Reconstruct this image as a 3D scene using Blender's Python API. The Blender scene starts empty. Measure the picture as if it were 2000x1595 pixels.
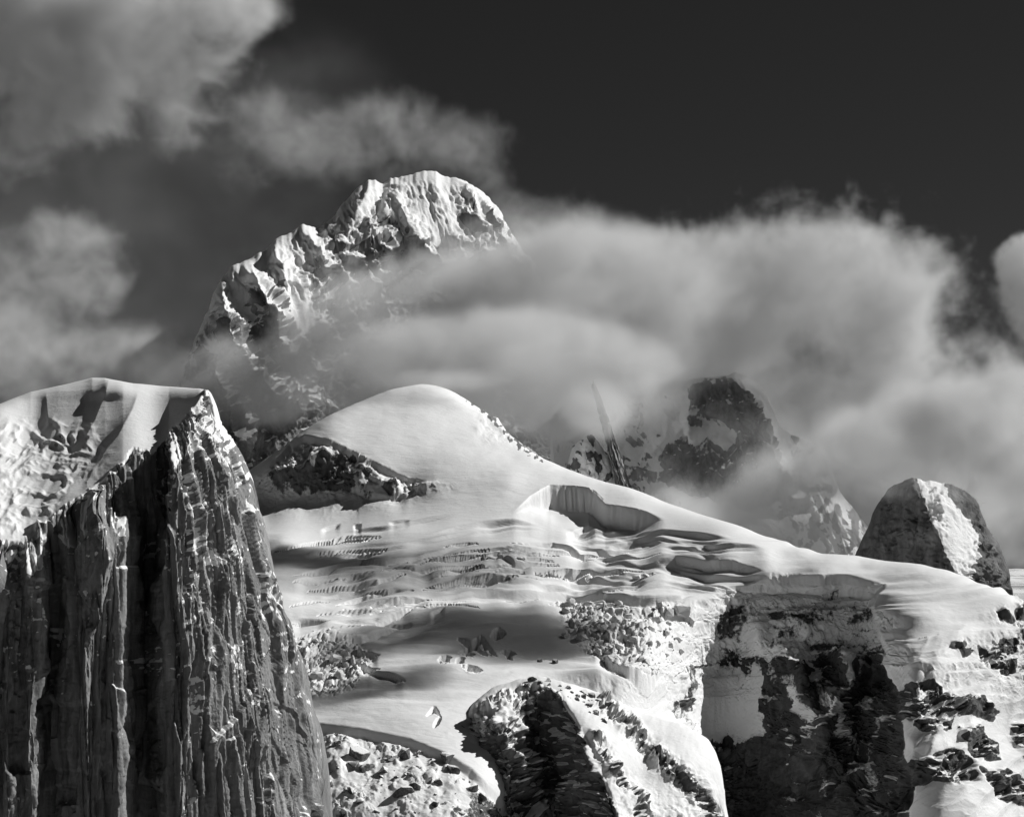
import bpy, math, random
import numpy as np

# ------------------------------------------------------------------ camera, sky, sun
T = 0.268            # half width of the view at unit distance
HOR = 1080.0         # photograph row of the true horizon (camera is level)
sc = bpy.context.scene
col = sc.collection
cam_d = bpy.data.cameras.new('camera')
cam = bpy.data.objects.new('camera', cam_d)
col.objects.link(cam)
cam_d.sensor_width = 36.0
cam_d.sensor_fit = 'HORIZONTAL'
cam_d.lens = 18.0 / T
cam_d.shift_y = (HOR - 797.5) / 2000.0
cam_d.clip_start = 10.0
cam_d.clip_end = 200000.0
cam.location = (0, 0, 0)
cam.rotation_euler = (math.radians(90), 0, 0)
sc.camera = cam

SUN = np.array([0.74, 0.26, 0.60])
SUN = SUN / np.linalg.norm(SUN)
world = bpy.data.worlds.new('World')
sc.world = world
world.use_nodes = True
wn = world.node_tree.nodes
wl = world.node_tree.links
wn.clear()
sky = wn.new('ShaderNodeTexSky')
sky.sky_type = 'NISHITA'
sky.sun_disc = False
sky.sun_elevation = math.asin(SUN[2])
sky.sun_rotation = math.atan2(SUN[0], SUN[1])
sky.altitude = 3500.0
sky.air_density = 1.0
sky.dust_density = 0.2
sky.ozone_density = 1.0
sepc = wn.new('ShaderNodeSeparateColor')       # black and white plate exposed through a red filter
wl.new(sky.outputs[0], sepc.inputs[0])
bg = wn.new('ShaderNodeBackground')
bg.inputs['Strength'].default_value = 0.05
filt = wn.new('ShaderNodeMath'); filt.operation = 'MULTIPLY'; filt.inputs[1].default_value = 0.24
wl.new(sepc.outputs[0], filt.inputs[0])
wl.new(filt.outputs[0], bg.inputs['Color'])
wo = wn.new('ShaderNodeOutputWorld')
wl.new(bg.outputs[0], wo.inputs['Surface'])

sun_d = bpy.data.lights.new('sun', 'SUN')
sun_d.energy = 4.5
sun_d.angle = math.radians(0.5)
sun_d.color = (1.0, 1.0, 0.99)
sun = bpy.data.objects.new('sun', sun_d)
col.objects.link(sun)
from mathutils import Vector
sun.rotation_euler = Vector(tuple(SUN)).to_track_quat('Z', 'Y').to_euler()
sun.location = (3000, 3000, 4000)

sc.view_settings.view_transform = 'Standard'
sc.view_settings.look = 'None'
sc.view_settings.exposure = 0.0
sc.view_settings.gamma = 1.0
sc.view_settings.use_curve_mapping = False
sc.render.engine = 'CYCLES'
sc.cycles.use_denoising = True
sc.cycles.use_adaptive_sampling = True
sc.cycles.adaptive_threshold = 0.02
sc.cycles.max_bounces = 5
sc.cycles.diffuse_bounces = 3
sc.cycles.volume_bounces = 2
sc.cycles.volume_step_rate = 3.0
sc.cycles.volume_max_steps = 256

# ------------------------------------------------------------------ numeric helpers
F = np.float32
def W(x, y, D):
    x = np.asarray(x, float); y = np.asarray(y, float); D = np.asarray(D, float)
    return np.stack([(x - 1000) / 1000 * T * D, D + 0 * x, (HOR - y) / 1000 * T * D], -1)

def hsh(*k):
    h = np.zeros(np.broadcast(*k).shape, np.uint32) + np.uint32(0x9E3779B9)
    with np.errstate(over='ignore'):
        for a in k:
            h = (h ^ (np.asarray(a).astype(np.int64).astype(np.uint32) * np.uint32(0x85EBCA6B))) * np.uint32(0xC2B2AE35)
            h ^= h >> np.uint32(15)
        h *= np.uint32(0x27D4EB2F); h ^= h >> np.uint32(13)
    return (h.astype(np.float64) / 4294967296.0).astype(F)

def sm(a, b, x):
    t = np.clip((x - a) / (b - a), 0, 1)
    return t * t * (3 - 2 * t)

def vn(p, seed=0):
    """smooth value/gradient noise in 3D (or 2D), about -1..1"""
    i = np.floor(p).astype(np.int32); f = (p - i).astype(F)
    u = f * f * f * (f * (f * 6 - 15) + 10)
    n = p.shape[-1]; out = 0
    for c in range(1 << n):
        o = [(c >> k) & 1 for k in range(n)]
        idx = [i[..., k] + o[k] for k in range(n)]
        g = 0
        for k in range(n):
            g = g + (hsh(*idx, np.int32(seed * 7 + k)) * 2 - 1) * (f[..., k] - o[k])
        w = 1
        for k in range(n):
            w = w * (u[..., k] if o[k] else 1 - u[..., k])
        out = out + g * w
    return out * 1.5

def fbm(p, oct=5, seed=0, gain=0.5, lac=2.03):
    a = 1.0; s = 0
    for k in range(oct):
        s = s + a * vn(p, seed + k); p = p * lac + 13.7; a *= gain
    return s

def ridged(p, oct=5, seed=0, gain=0.5, lac=2.07):
    a = 1.0; s = 0; prev = 1.0
    for k in range(oct):
        r = (1 - np.abs(vn(p, seed + k))); r = r * r
        s = s + a * r * prev; prev = np.clip(r * 1.3, 0, 1); p = p * lac + 7.1; a *= gain
    return s - 0.9

def cells(u, v, seed=0):
    """blocky stack of columns: every column is cut into pieces standing out by different amounts"""
    i = np.floor(u)
    fu = u - i
    vv = v * (0.7 + 0.6 * hsh(i, 3 + seed)) + 10 * hsh(i, 7 + seed)
    vv = vv + (hsh(i, 11 + seed) - .5) * fu * .7
    j = np.floor(vv); fv = vv - j
    tilt = (hsh(i, j, 31 + seed) - .5) * fu * 0.8 + (hsh(i, j, 37 + seed) - .35) * fv * .5
    return hsh(i, j, 17 + seed) - 0.5 + tilt

def voro(p, seed=0):
    """2D cellular: F1, F2, id"""
    i = np.floor(p).astype(np.int32)
    d1 = np.full(p.shape[:-1], 9.0, F); d2 = d1.copy(); idd = np.zeros(p.shape[:-1], F)
    for a in (-1, 0, 1):
        for b in (-1, 0, 1):
            x = i[..., 0] + a; y = i[..., 1] + b
            px = x + hsh(x, y, 1 + seed); py = y + hsh(x, y, 2 + seed)
            d = np.hypot(px - p[..., 0], py - p[..., 1]).astype(F)
            m = d < d1
            d2 = np.where(m, d1, np.minimum(d2, d)); idd = np.where(m, hsh(x, y, 5 + seed), idd); d1 = np.where(m, d, d1)
    return d1, d2, idd

def facet(p, seed=0, tilt=1.0, soft=0.0, tv=1.0):
    """angular chunks: every cell is a tilted plane with its own offset"""
    i = np.floor(p).astype(np.int32)
    d1 = np.full(p.shape[:-1], 9.0, F); d2 = d1.copy(); hh = np.zeros(p.shape[:-1], F); h2 = hh.copy()
    for a in (-1, 0, 1):
        for b in (-1, 0, 1):
            x = i[..., 0] + a; y = i[..., 1] + b
            ex = p[..., 0] - (x + hsh(x, y, 1 + seed)); ey = p[..., 1] - (y + hsh(x, y, 2 + seed))
            d = np.hypot(ex, ey).astype(F)
            h = (hsh(x, y, 3 + seed) - .5) + tilt * ((hsh(x, y, 4 + seed) - .5) * ex + tv * (hsh(x, y, 5 + seed) - .5) * ey) * 1.6
            m = d < d1; m2 = (~m) & (d < d2)
            d2 = np.where(m, d1, np.where(m2, d, d2)); h2 = np.where(m, hh, np.where(m2, h, h2))
            hh = np.where(m, h, hh); d1 = np.where(m, d, d1)
    if soft > 0:
        w = .5 * sm(soft, 0, d2 - d1)
        hh = hh * (1 - w) + h2 * w
    return hh

def crag(X, Y, n1, n2, s, seed, an=1.0):
    """three sizes of angular rock, s = size of the largest in photograph pixels"""
    a = facet(np.stack([X / s + .5 * n1, Y / s * an + .5 * n2], -1), seed, 1.4, .12)
    b = facet(np.stack([X / s * 2.3 + .5 * n2, Y / s * 2.3 * an + .5 * n1], -1), seed + 11, 1.4, .12)
    c = facet(np.stack([X / s * 5.1 + .4 * n1, Y / s * 5.1 * an + .4 * n2], -1), seed + 23, 1.2, .15)
    return a + .5 * b + .25 * c

def rbf(pts, X, Y, smooth=0.0):
    pts = np.asarray(pts, float); c = pts[:, :2] / 300.0; n = len(c)
    def phi(r2):
        return 0.5 * r2 * np.log(r2 + 1e-9)
    A = np.zeros((n + 3, n + 3))
    A[:n, :n] = phi(((c[:, None] - c[None]) ** 2).sum(-1)) + smooth * np.eye(n)
    A[:n, n] = 1; A[:n, n + 1:] = c
    A[n:, :n] = A[:n, n:].T
    w = np.linalg.solve(A, np.concatenate([pts[:, 2], np.zeros(3)]))
    x = np.asarray(X, float) / 300; y = np.asarray(Y, float) / 300
    out = w[n] + w[n + 1] * x + w[n + 2] * y
    for k in range(n):
        out = out + w[k] * phi((x - c[k, 0]) ** 2 + (y - c[k, 1]) ** 2)
    return out

def pl(poly, X, Y):
    """distance, signed side (+ below a line drawn left to right), position 0..1 along a polyline"""
    poly = np.asarray(poly, float)
    seg = np.diff(poly, axis=0); L = np.hypot(seg[:, 0], seg[:, 1]); cum = np.concatenate([[0], np.cumsum(L)])
    best = np.full(X.shape, 1e9); sgn = np.ones(X.shape); tt = np.zeros(X.shape)
    for k in range(len(seg)):
        dx = X - poly[k, 0]; dy = Y - poly[k, 1]
        t = np.clip((dx * seg[k, 0] + dy * seg[k, 1]) / (L[k] ** 2 + 1e-9), 0, 1)
        ex = dx - t * seg[k, 0]; ey = dy - t * seg[k, 1]
        d = np.hypot(ex, ey); m = d < best
        nx, ny = -seg[k, 1] / L[k], seg[k, 0] / L[k]
        s = np.sign(nx * dx + ny * dy)
        if k > 0:
            s = np.where(t <= 0, np.sign((nx - seg[k-1, 1] / L[k-1]) * dx + (ny + seg[k-1, 0] / L[k-1]) * dy), s)
        if k < len(seg) - 1:
            s = np.where(t >= 1, np.sign((nx - seg[k+1, 1] / L[k+1]) * (X - poly[k+1, 0]) + (ny + seg[k+1, 0] / L[k+1]) * (Y - poly[k+1, 1])), s)
        best = np.where(m, d, best); sgn = np.where(m, s, sgn); tt = np.where(m, (cum[k] + t * L[k]) / cum[-1], tt)
    return best, sgn, tt

def inpoly(poly, X, Y):
    poly = np.asarray(poly, float); m = np.zeros(X.shape, bool)
    j = len(poly) - 1
    for i in range(len(poly)):
        xi, yi = poly[i]; xj, yj = poly[j]
        c = ((yi > Y) != (yj > Y)) & (X < (xj - xi) * (Y - yi) / (yj - yi + 1e-12) + xi)
        m ^= c; j = i
    return m

def blur(a, r, axis=None):
    for ax in ((0, 1) if axis is None else (axis,)):
        for _ in range(2):
            k = int(max(1, r))
            p = [(0, 0)] * a.ndim; p[ax] = (k + 1, k)
            c = np.cumsum(np.pad(a, p, mode='edge'), axis=ax)
            n = a.shape[ax]
            a = (np.take(c, np.arange(2 * k + 1, 2 * k + 1 + n), axis=ax) - np.take(c, np.arange(0, n), axis=ax)) / (2 * k + 1)
    return a

def spur(X, Y, poly, width, amp, ends=.15):
    """sharp crest along a line: 1 on the line, falling straight to 0 at the given width"""
    d, s, t = pl(poly, X, Y)
    return amp * np.clip(1 - d / (width * (.35 + .65 * t)), 0, 1) * (.35 + .65 * sm(0, ends, t)) * sm(0, ends, 1 - t)

def soft_poly(poly, X, Y, w):
    d, s, t = pl(list(poly) + [poly[0]], X, Y)
    return sm(-w, w, np.where(inpoly(poly, X, Y), d, -d))

def gnormal(P):
    """unit normals of a grid of points, turned to the camera"""
    a = np.gradient(P, axis=0); b = np.gradient(P, axis=1)
    n = np.cross(a, b); n /= np.linalg.norm(n, axis=-1, keepdims=True) + 1e-9
    flip = (n * P).sum(-1, keepdims=True) > 0
    return np.where(flip, -n, n)

# ------------------------------------------------------------------ materials
def node(nt, kind, **kw):
    n = nt.nodes.new(kind)
    for k, v in kw.items():
        if k.startswith('i_'):
            key = k[2:]
            key = int(key) if key.isdigit() else key.replace('_', ' ')
            n.inputs[key].default_value = v
        else:
            setattr(n, k, v)
    return n

def new_mat(name):
    m = bpy.data.materials.new(name); m.use_nodes = True
    nt = m.node_tree
    return m, nt, nt.nodes['Principled BSDF'], nt.links

def mountain_material(name, grain, streak, rock_lo, rock_hi, snow_c=0.86, bump=1.0, edge=0.25, streak_mix=0.5):
    """snow and rock told apart by the 'snow' attribute of the terrain, broken up by fine grain"""
    m, nt, bs, L = new_mat(name)
    tc = node(nt, 'ShaderNodeTexCoord')
    at = node(nt, 'ShaderNodeAttribute', attribute_name='snow')
    at2 = node(nt, 'ShaderNodeAttribute', attribute_name='tone')
    n1 = node(nt, 'ShaderNodeTexNoise', i_Scale=1.0 / grain, i_Detail=5.0, i_Roughness=0.65)
    L.new(tc.outputs['Object'], n1.inputs['Vector'])
    add = node(nt, 'ShaderNodeMath', operation='MULTIPLY_ADD'); add.inputs[1].default_value = edge; add.inputs[2].default_value = -edge * .5
    L.new(n1.outputs[0], add.inputs[0])
    sumn = node(nt, 'ShaderNodeMath', operation='ADD'); L.new(at.outputs['Fac'], sumn.inputs[0]); L.new(add.outputs[0], sumn.inputs[1])
    mr = node(nt, 'ShaderNodeMapRange'); mr.inputs[1].default_value = 0.44; mr.inputs[2].default_value = 0.56; mr.clamp = True
    L.new(sumn.outputs[0], mr.inputs[0])
    mp = node(nt, 'ShaderNodeMapping'); mp.inputs['Scale'].default_value = (1.0 / streak, 1.0 / streak, 0.12 / streak)
    L.new(tc.outputs['Object'], mp.inputs['Vector'])
    n2 = node(nt, 'ShaderNodeTexNoise', i_Scale=1.0, i_Detail=6.0, i_Roughness=0.65, i_Distortion=0.6)
    L.new(mp.outputs[0], n2.inputs['Vector'])
    n3 = node(nt, 'ShaderNodeTexNoise', i_Scale=0.35 / streak, i_Detail=7.0, i_Roughness=0.7)
    L.new(tc.outputs['Object'], n3.inputs['Vector'])
    mx = node(nt, 'ShaderNodeMix', data_type='FLOAT', i_0=streak_mix)
    L.new(n3.outputs[0], mx.inputs[2]); L.new(n2.outputs[0], mx.inputs[3])
    rr = node(nt, 'ShaderNodeMapRange'); rr.inputs[1].default_value = 0.3; rr.inputs[2].default_value = 0.7
    rr.inputs[3].default_value = rock_lo; rr.inputs[4].default_value = rock_hi
    L.new(mx.outputs[0], rr.inputs[0])
    rt = node(nt, 'ShaderNodeMath', operation='MULTIPLY'); L.new(rr.outputs[0], rt.inputs[0]); L.new(at2.outputs['Fac'], rt.inputs[1])
    sn = node(nt, 'ShaderNodeTexNoise', i_Scale=0.02, i_Detail=6.0, i_Roughness=0.6); L.new(tc.outputs['Object'], sn.inputs['Vector'])
    sr = node(nt, 'ShaderNodeMapRange'); sr.inputs[3].default_value = snow_c * 0.93; sr.inputs[4].default_value = snow_c * 1.05
    L.new(sn.outputs[0], sr.inputs[0])
    cm = node(nt, 'ShaderNodeMix', data_type='FLOAT')
    L.new(mr.outputs[0], cm.inputs[0]); L.new(rt.outputs[0], cm.inputs[2]); L.new(sr.outputs[0], cm.inputs[3])
    L.new(cm.outputs[0], bs.inputs['Base Color'])
    bs.inputs['Roughness'].default_value = 0.75
    bs.inputs['Specular IOR Level'].default_value = 0.2
    bmx = node(nt, 'ShaderNodeMix', data_type='FLOAT')
    rb = node(nt, 'ShaderNodeMath', operation='ADD'); L.new(n2.outputs[0], rb.inputs[0]); L.new(n1.outputs[0], rb.inputs[1])
    sb = node(nt, 'ShaderNodeMath', operation='MULTIPLY', i_1=0.30); L.new(n1.outputs[0], sb.inputs[0])
    wm = node(nt, 'ShaderNodeMapping'); wm.inputs['Scale'].default_value = (.016, .05, .05); wm.inputs['Rotation'].default_value = (0, 0, .5)
    L.new(tc.outputs['Object'], wm.inputs['Vector'])
    wv = node(nt, 'ShaderNodeTexNoise', i_Scale=1.0, i_Detail=4.0, i_Roughness=.6, i_Distortion=1.2); L.new(wm.outputs[0], wv.inputs['Vector'])
    sb1 = node(nt, 'ShaderNodeMath', operation='MULTIPLY_ADD', i_1=0.8); L.new(wv.outputs[0], sb1.inputs[0]); L.new(sb.outputs[0], sb1.inputs[2])
    sb2 = node(nt, 'ShaderNodeMath', operation='ADD', i_1=.8); L.new(sb1.outputs[0], sb2.inputs[0])
    L.new(mr.outputs[0], bmx.inputs[0]); L.new(rb.outputs[0], bmx.inputs[2]); L.new(sb2.outputs[0], bmx.inputs[3])
    bp = node(nt, 'ShaderNodeBump', i_Strength=0.8, i_Distance=bump)
    L.new(bmx.outputs[0], bp.inputs['Height']); L.new(bp.outputs[0], bs.inputs['Normal'])
    return m

M_PILLAR = mountain_material('granite_and_snow', 4.0, 9.0, 0.09, 0.36, bump=1.6, edge=0.5, streak_mix=0.7)
M_GLACIER = mountain_material('glacier_snow', 7.0, 16.0, 0.025, 0.15, bump=2.4, edge=0.45)
M_PEAK = mountain_material('alpine_rock_and_snow', 14.0, 24.0, 0.05, 0.24, bump=6.0, edge=0.5)

# ------------------------------------------------------------------ building helpers
def tag(o, label=None, cat=None, group=None, kind=None):
    if label: o['label'] = label
    if cat: o['category'] = cat
    if group: o['group'] = group
    if kind: o['kind'] = kind
    return o

def empty(name, loc):
    o = bpy.data.objects.new(name, None); col.objects.link(o); o.location = loc
    o.empty_display_size = 50
    return o

def grid_mesh(name, P, attrs, mat, parent=None, keep=None):
    """one mesh object from (part of) a grid of world points"""
    R, C = P.shape[:2]
    ids = np.arange(R * C).reshape(R, C)
    q = np.stack([ids[:-1, :-1], ids[:-1, 1:], ids[1:, 1:], ids[1:, :-1]], -1).reshape(-1, 4)
    # wind the faces so that they look at the camera side
    n = np.cross(np.gradient(P, axis=1), np.gradient(P, axis=0))
    if (n * P).sum(-1).mean() > 0:
        q = q[:, ::-1]; nn = -n
    else:
        nn = n
    nn = nn / (np.linalg.norm(nn, axis=-1, keepdims=True) + 1e-12)
    if keep is not None:
        q = q[keep.reshape(-1)]
    used, inv = np.unique(q, return_inverse=True)
    q = inv.reshape(-1, 4)
    V = P.reshape(-1, 3)[used]
    me = bpy.data.meshes.new(name)
    me.vertices.add(len(V)); me.vertices.foreach_set('co', V.astype(F).ravel())
    me.loops.add(q.size); me.loops.foreach_set('vertex_index', q.astype(np.int32).ravel())
    me.polygons.add(len(q)); me.polygons.foreach_set('loop_start', np.arange(0, q.size, 4, dtype=np.int32))
    me.polygons.foreach_set('use_smooth', np.ones(len(q), bool))
    me.update(calc_edges=True)
    for k, a in attrs.items():
        at = me.attributes.new(k, 'FLOAT', 'POINT'); at.data.foreach_set('value', a.reshape(-1)[used].astype(F))
    me.materials.append(mat)
    if keep is not None:
        me.normals_split_custom_set_from_vertices(nn.reshape(-1, 3)[used].astype(F))
    o = bpy.data.objects.new(name, me); col.objects.link(o)
    if parent is not None:
        o.parent = parent
        o.matrix_parent_inverse.identity()
        me.vertices.foreach_set('co', (V - np.array(parent.location)).astype(F).ravel())
        me.update()
    return o

def columns(x0, x1, step, sky, bottom, back_rows=14, rows=None, smooth=1, top_pow=1.0, jit=0.0):
    """grid in photograph columns: rows run from the skyline down; the first rows lie behind the crest"""
    xs = np.arange(x0, x1 + .1, step)
    sx = np.array([p[0] for p in sky]); sy = np.array([p[1] for p in sky])
    top = np.interp(xs, sx, sy)
    if smooth > 1: top = blur(top, smooth, 0)
    if jit: top = top + jit * fbm(np.stack([xs / 17.0, xs * 0 + .5], -1), 4, 88)
    n = rows or int((bottom - top.min()) / step)
    v = np.linspace(0, 1, n) ** top_pow
    Y = top[None] + v[:, None] * (bottom - top[None])
    X = np.repeat(xs[None], n, 0)
    return X, Y, top

def add_back(P, n=14, run=35.0, fall=30.0):
    """carry the crest over to the far side so that the landform is a body"""
    crest = P[0]
    k = np.arange(n, 0, -1)[:, None, None].astype(float)
    off = np.concatenate([0 * k, run * k, -fall * k * (k + 1) / (n)], -1)
    return np.concatenate([crest[None] + off, P], 0), n

def pad(a, n):
    return np.concatenate([np.repeat(a[:1], n, 0), a], 0)

# ------------------------------------------------------------------ far valley floor
gx = np.linspace(-60000, 60000, 90); gy = np.concatenate([np.linspace(-800, 12000, 50), np.linspace(12500, 120000, 60)])
GX, GY = np.meshgrid(gx, gy)
gp = np.stack([GX, GY], -1)
GZ = -1500 + 260 * fbm(gp / 6000, 4, 3) + np.clip(GY - 9000, 0, 1e9) * 0.004
GP = np.stack([GX, GY, GZ], -1)
o = grid_mesh('valley_floor', GP[::-1], {'snow': 0.5 + 0.3 * fbm(gp / 900, 3, 8), 'tone': np.ones_like(GX)}, M_PEAK)
tag(o, kind='structure')

# ------------------------------------------------------------------ glacier, snow dome and right hand ridge: one body of ice and rock
sky2 = [(320, 1060), (430, 975), (480, 925), (520, 895), (560, 868), (600, 835), (640, 813), (700, 785), (770, 758), (830, 750), (880, 762), (900, 775), (960, 812),
        (1000, 850), (1050, 890), (1100, 915), (1150, 935), (1230, 955), (1300, 980), (1370, 1005), (1440, 1025), (1520, 1055), (1560, 1072), (1600, 1085),
        (1680, 1092), (1780, 1100), (1860, 1120), (1930, 1150), (1975, 1172), (2000, 1195), (2040, 1232), (2110, 1300), (2200, 1400)]
X, Y, top2 = columns(320, 2200, 2.0, sky2, 1640, rows=600, smooth=6)
ctrl2 = [
    (330, 1080, 6000), (330, 1300, 4700), (330, 1620, 3850), (2190, 1410, 4700), (2150, 1620, 4560),
    (450, 960, 6060), (500, 925, 6070), (592, 848, 6110), (700, 800, 6240), (830, 760, 6400), (900, 785, 6400), (1000, 855, 6260), (1100, 920, 6010), (1230, 960, 5780),
    (1370, 1010, 5540), (1520, 1060, 5300), (1680, 1097, 5090), (1860, 1125, 4930), (2010, 1205, 4820),
    (650, 858, 6030), (740, 895, 5965), (800, 850, 6105), (850, 932, 5880), (930, 890, 6030), (1000, 930, 5870),
    (500, 965, 6020), (560, 930, 5975), (650, 925, 5935), (740, 940, 5890),
    (450, 1050, 5700), (520, 1015, 5850), (600, 1000, 5860), (690, 985, 5850), (800, 962, 5840), (900, 985, 5700), (1000, 1000, 5640), (1120, 1000, 5640),
    (550, 1060, 5460), (750, 1055, 5450), (950, 1055, 5430), (1150, 1065, 5400), (1300, 1065, 5330), (450, 1150, 5060),
    (570, 1130, 5080), (800, 1130, 5070), (1000, 1130, 5060), (1200, 1130, 5050), (1350, 1130, 5020),
    (590, 1200, 4780), (800, 1200, 4760), (1000, 1200, 4790), (1150, 1200, 4800), (1300, 1200, 4780),
    (450, 1300, 4450), (600, 1300, 4430), (800, 1300, 4390), (1000, 1300, 4430), (1150, 1300, 4470), (1270, 1300, 4500),
    (450, 1400, 4230), (620, 1400, 4150), (800, 1400, 4090), (920, 1410, 4110), (1250, 1400, 4400), (1100, 1400, 4300),
    (450, 1500, 3960), (640, 1480, 3930), (800, 1500, 3900), (950, 1520, 3930), (1100, 1520, 4220), (1300, 1500, 4300),
    (450, 1620, 3780), (640, 1620, 3760), (900, 1620, 3800), (1100, 1620, 4150), (1300, 1620, 4250),
    (1400, 1060, 5220), (1500, 1095, 5090), (1600, 1118, 5000), (1450, 1120, 5030), (1680, 1128, 4950),
    (1420, 1200, 4950), (1500, 1200, 4950), (1600, 1200, 4910), (1680, 1200, 4870),
    (1400, 1300, 4980), (1500, 1300, 4910), (1600, 1300, 4820), (1680, 1300, 4770),
    (1400, 1450, 4930), (1500, 1450, 4840), (1600, 1450, 4710), (1680, 1450, 4650),
    (1430, 1620, 4830), (1550, 1620, 4730), (1650, 1620, 4580), (1730, 1620, 4460),
    (1760, 1160, 4830), (1770, 1260, 4600), (1780, 1350, 4500), (1790, 1450, 4410), (1800, 1620, 4270),
    (1860, 1200, 4740), (1870, 1300, 4570), (1880, 1400, 4470), (1900, 1500, 4390), (1900, 1620, 4290),
    (1960, 1220, 4770), (1980, 1300, 4690), (2000, 1450, 4600), (2020, 1620, 4480),
]
D = rbf(ctrl2, X, Y, 0.0005)
dt = Y - top2[None]
D = D + 70 * np.exp(-dt / 7.0)
# left wall of the right hand buttress: set the amphitheatre back from it
d, s, t = pl([(1500, 1060), (1640, 1112), (1728, 1133), (1700, 1172), (1715, 1215), (1733, 1262), (1722, 1305), (1755, 1340), (1772, 1400), (1765, 1470), (1790, 1530), (1775, 1640)], X, Y)
xl_ = np.interp(Y, [1080, 1120, 1180, 1240, 1320, 1390, 1440, 1500, 1560, 1640], [1560, 1475, 1395, 1368, 1345, 1322, 1370, 1410, 1405, 1400])
amph = sm(-4, 10, s * d) * sm(-40, 60, X - xl_ + 16 * fbm(np.stack([X, Y], -1) / 40, 3, 71)) * np.where(X < 1800, 1, 0) * sm(1112, 1150, Y)
D = D + 105 * amph * np.exp(-np.clip(s * d, 0, 1e9) / 240.0)
D = D - 45 * np.exp(-(((X - 1418) / 80) ** 4) - (((Y - 1400) / 85) ** 4)) - 40 * np.exp(-(((X - 1480) / 24) ** 2) - (((Y - 1245) / 34) ** 2))
for q, w_, a_ in (([(1530, 1260), (1560, 1330), (1640, 1480), (1690, 1640)], 80, 50), ([(1640, 1260), (1655, 1330), (1600, 1450), (1560, 1560)], 80, 50), ([(1700, 1310), (1650, 1345), (1610, 1420), (1590, 1520)], 50, 40),
                  ([(1790, 1330), (1800, 1400), (1760, 1470), (1740, 1560)], 60, 50), ([(1830, 1430), (1810, 1480), (1770, 1540), (1700, 1620)], 50, 40)):
    D = D - spur(X, Y, q, w_, a_)
P = W(X, Y, D)
pxy = np.stack([X, Y], -1)

# --- relief in the vertical: scarps (ice cliffs), crevasses, swells
H = np.zeros_like(X)
ice = np.zeros_like(X)
def box(poly, m):
    a = np.asarray(poly)
    x0 = max(0, int((a[:, 0].min() - m - 320) / 2)); x1 = min(X.shape[1], int((a[:, 0].max() + m - 320) / 2) + 1)
    return slice(x0, x1)
WOB = fbm(pxy / 38.0, 4, 77); WOB2 = fbm(pxy / 11.0, 3, 78); WOBX = fbm(pxy / 90.0, 2, 79); WOBL = fbm(pxy / np.array([150.0, 70.0]), 3, 80)
def scarp(poly, h, Lr, w=2.4, t0=.25, wob=3.0, rough=0.3, lip=0.12):
    """a step in the ice: ground on the low side of the line drops by h and comes back over Lr"""
    b = box(poly, 2)
    q = np.asarray(poly, float)
    x = X[:, b]
    t = np.clip((x - q[0, 0]) / (q[-1, 0] - q[0, 0]), 0, 1)
    sd = Y[:, b] + wob * WOBL[:, b] + wob * .03 * WOB2[:, b] - np.interp(x, q[:, 0], q[:, 1])
    t0 = max(t0, .25)
    tap = sm(0, t0, t) * sm(0, t0, 1 - t) * (1 + rough * WOBX[:, b])
    L2 = Lr * (1 + .4 * WOBX[:, b])
    H[:, b] -= h * tap * sm(-w, w, sd) * np.exp(-np.clip(sd, 0, 1e9) / L2)
    H[:, b] += lip * h * tap * sm(w, -w, sd) * np.exp(-np.clip(-sd, 0, 1e9) / (Lr * .5))
    ice[:, b] = np.maximum(ice[:, b], tap * sm(-3, 0, sd) * sm(10, 2, sd))
def crack(poly, depth, w, wob=2.5, t0=.3):
    b = box(poly, w * 4 + 20)
    x = X[:, b]; y = Y[:, b] + wob * WOB[:, b] + wob * .15 * WOB2[:, b]
    d, s, t = pl(poly, x, y)
    ww = w * (0.35 + 0.65 * sm(0, t0, t) * sm(0, t0, 1 - t)) * (1 + .12 * WOB2[:, b])
    H[:, b] -= depth * sm(ww, ww * .35, d)

scarp([(485, 962), (530, 908), (565, 868), (592, 852), (650, 860), (692, 882), (740, 908), (800, 936), (848, 941)], 22, 40, 3, .3, 6, .2, .02)
scarp([(700, 900), (735, 935), (770, 960), (800, 965)], 14, 20)
scarp([(600, 935), (690, 955), (730, 965), (800, 962)], 12, 15)
scarp([(1000, 1008), (1037, 972), (1075, 953), (1120, 954), (1150, 958), (1182, 990), (1262, 1005), (1300, 1018)], 62, 75, 3, .10, 3, .2)
scarp([(1105, 1020), (1140, 1000), (1165, 1002)], 12, 14)
scarp([(1185, 1047), (1225, 1033), (1310, 1036), (1400, 1046), (1440, 1056)], 15, 20, 2.0, .3)
scarp([(1335, 1068), (1380, 1060), (1425, 1067), (1497, 1083)], 15, 18, 2.0, .3)
scarp([(1275, 1098), (1320, 1087), (1380, 1091), (1430, 1096), (1470, 1103), (1500, 1112)], 18, 30, 2.0, .3)
scarp([(1486, 1126), (1550, 1118), (1650, 1118), (1715, 1126), (1735, 1136)], 20, 22, 2.0, .2)
scarp([(1585, 1155), (1645, 1139), (1690, 1145), (1712, 1158)], 20, 20, 2.6, .2)
scarp([(890, 1154), (950, 1145), (1002, 1145), (1050, 1143), (1106, 1137), (1178, 1142), (1184, 1154), (1230, 1159), (1330, 1166), (1372, 1150)], 26, 34, 2.6, .1)
scarp([(906, 1113), (986, 1101), (1070, 1097), (1182, 1107), (1262, 1118)], 11, 16)
scarp([(874, 1130), (950, 1121), (1050, 1127), (1130, 1129), (1190, 1122)], 10, 14)
scarp([(946, 1083), (974, 1081), (1006, 1093), (1040, 1094)], 13, 16)
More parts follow.
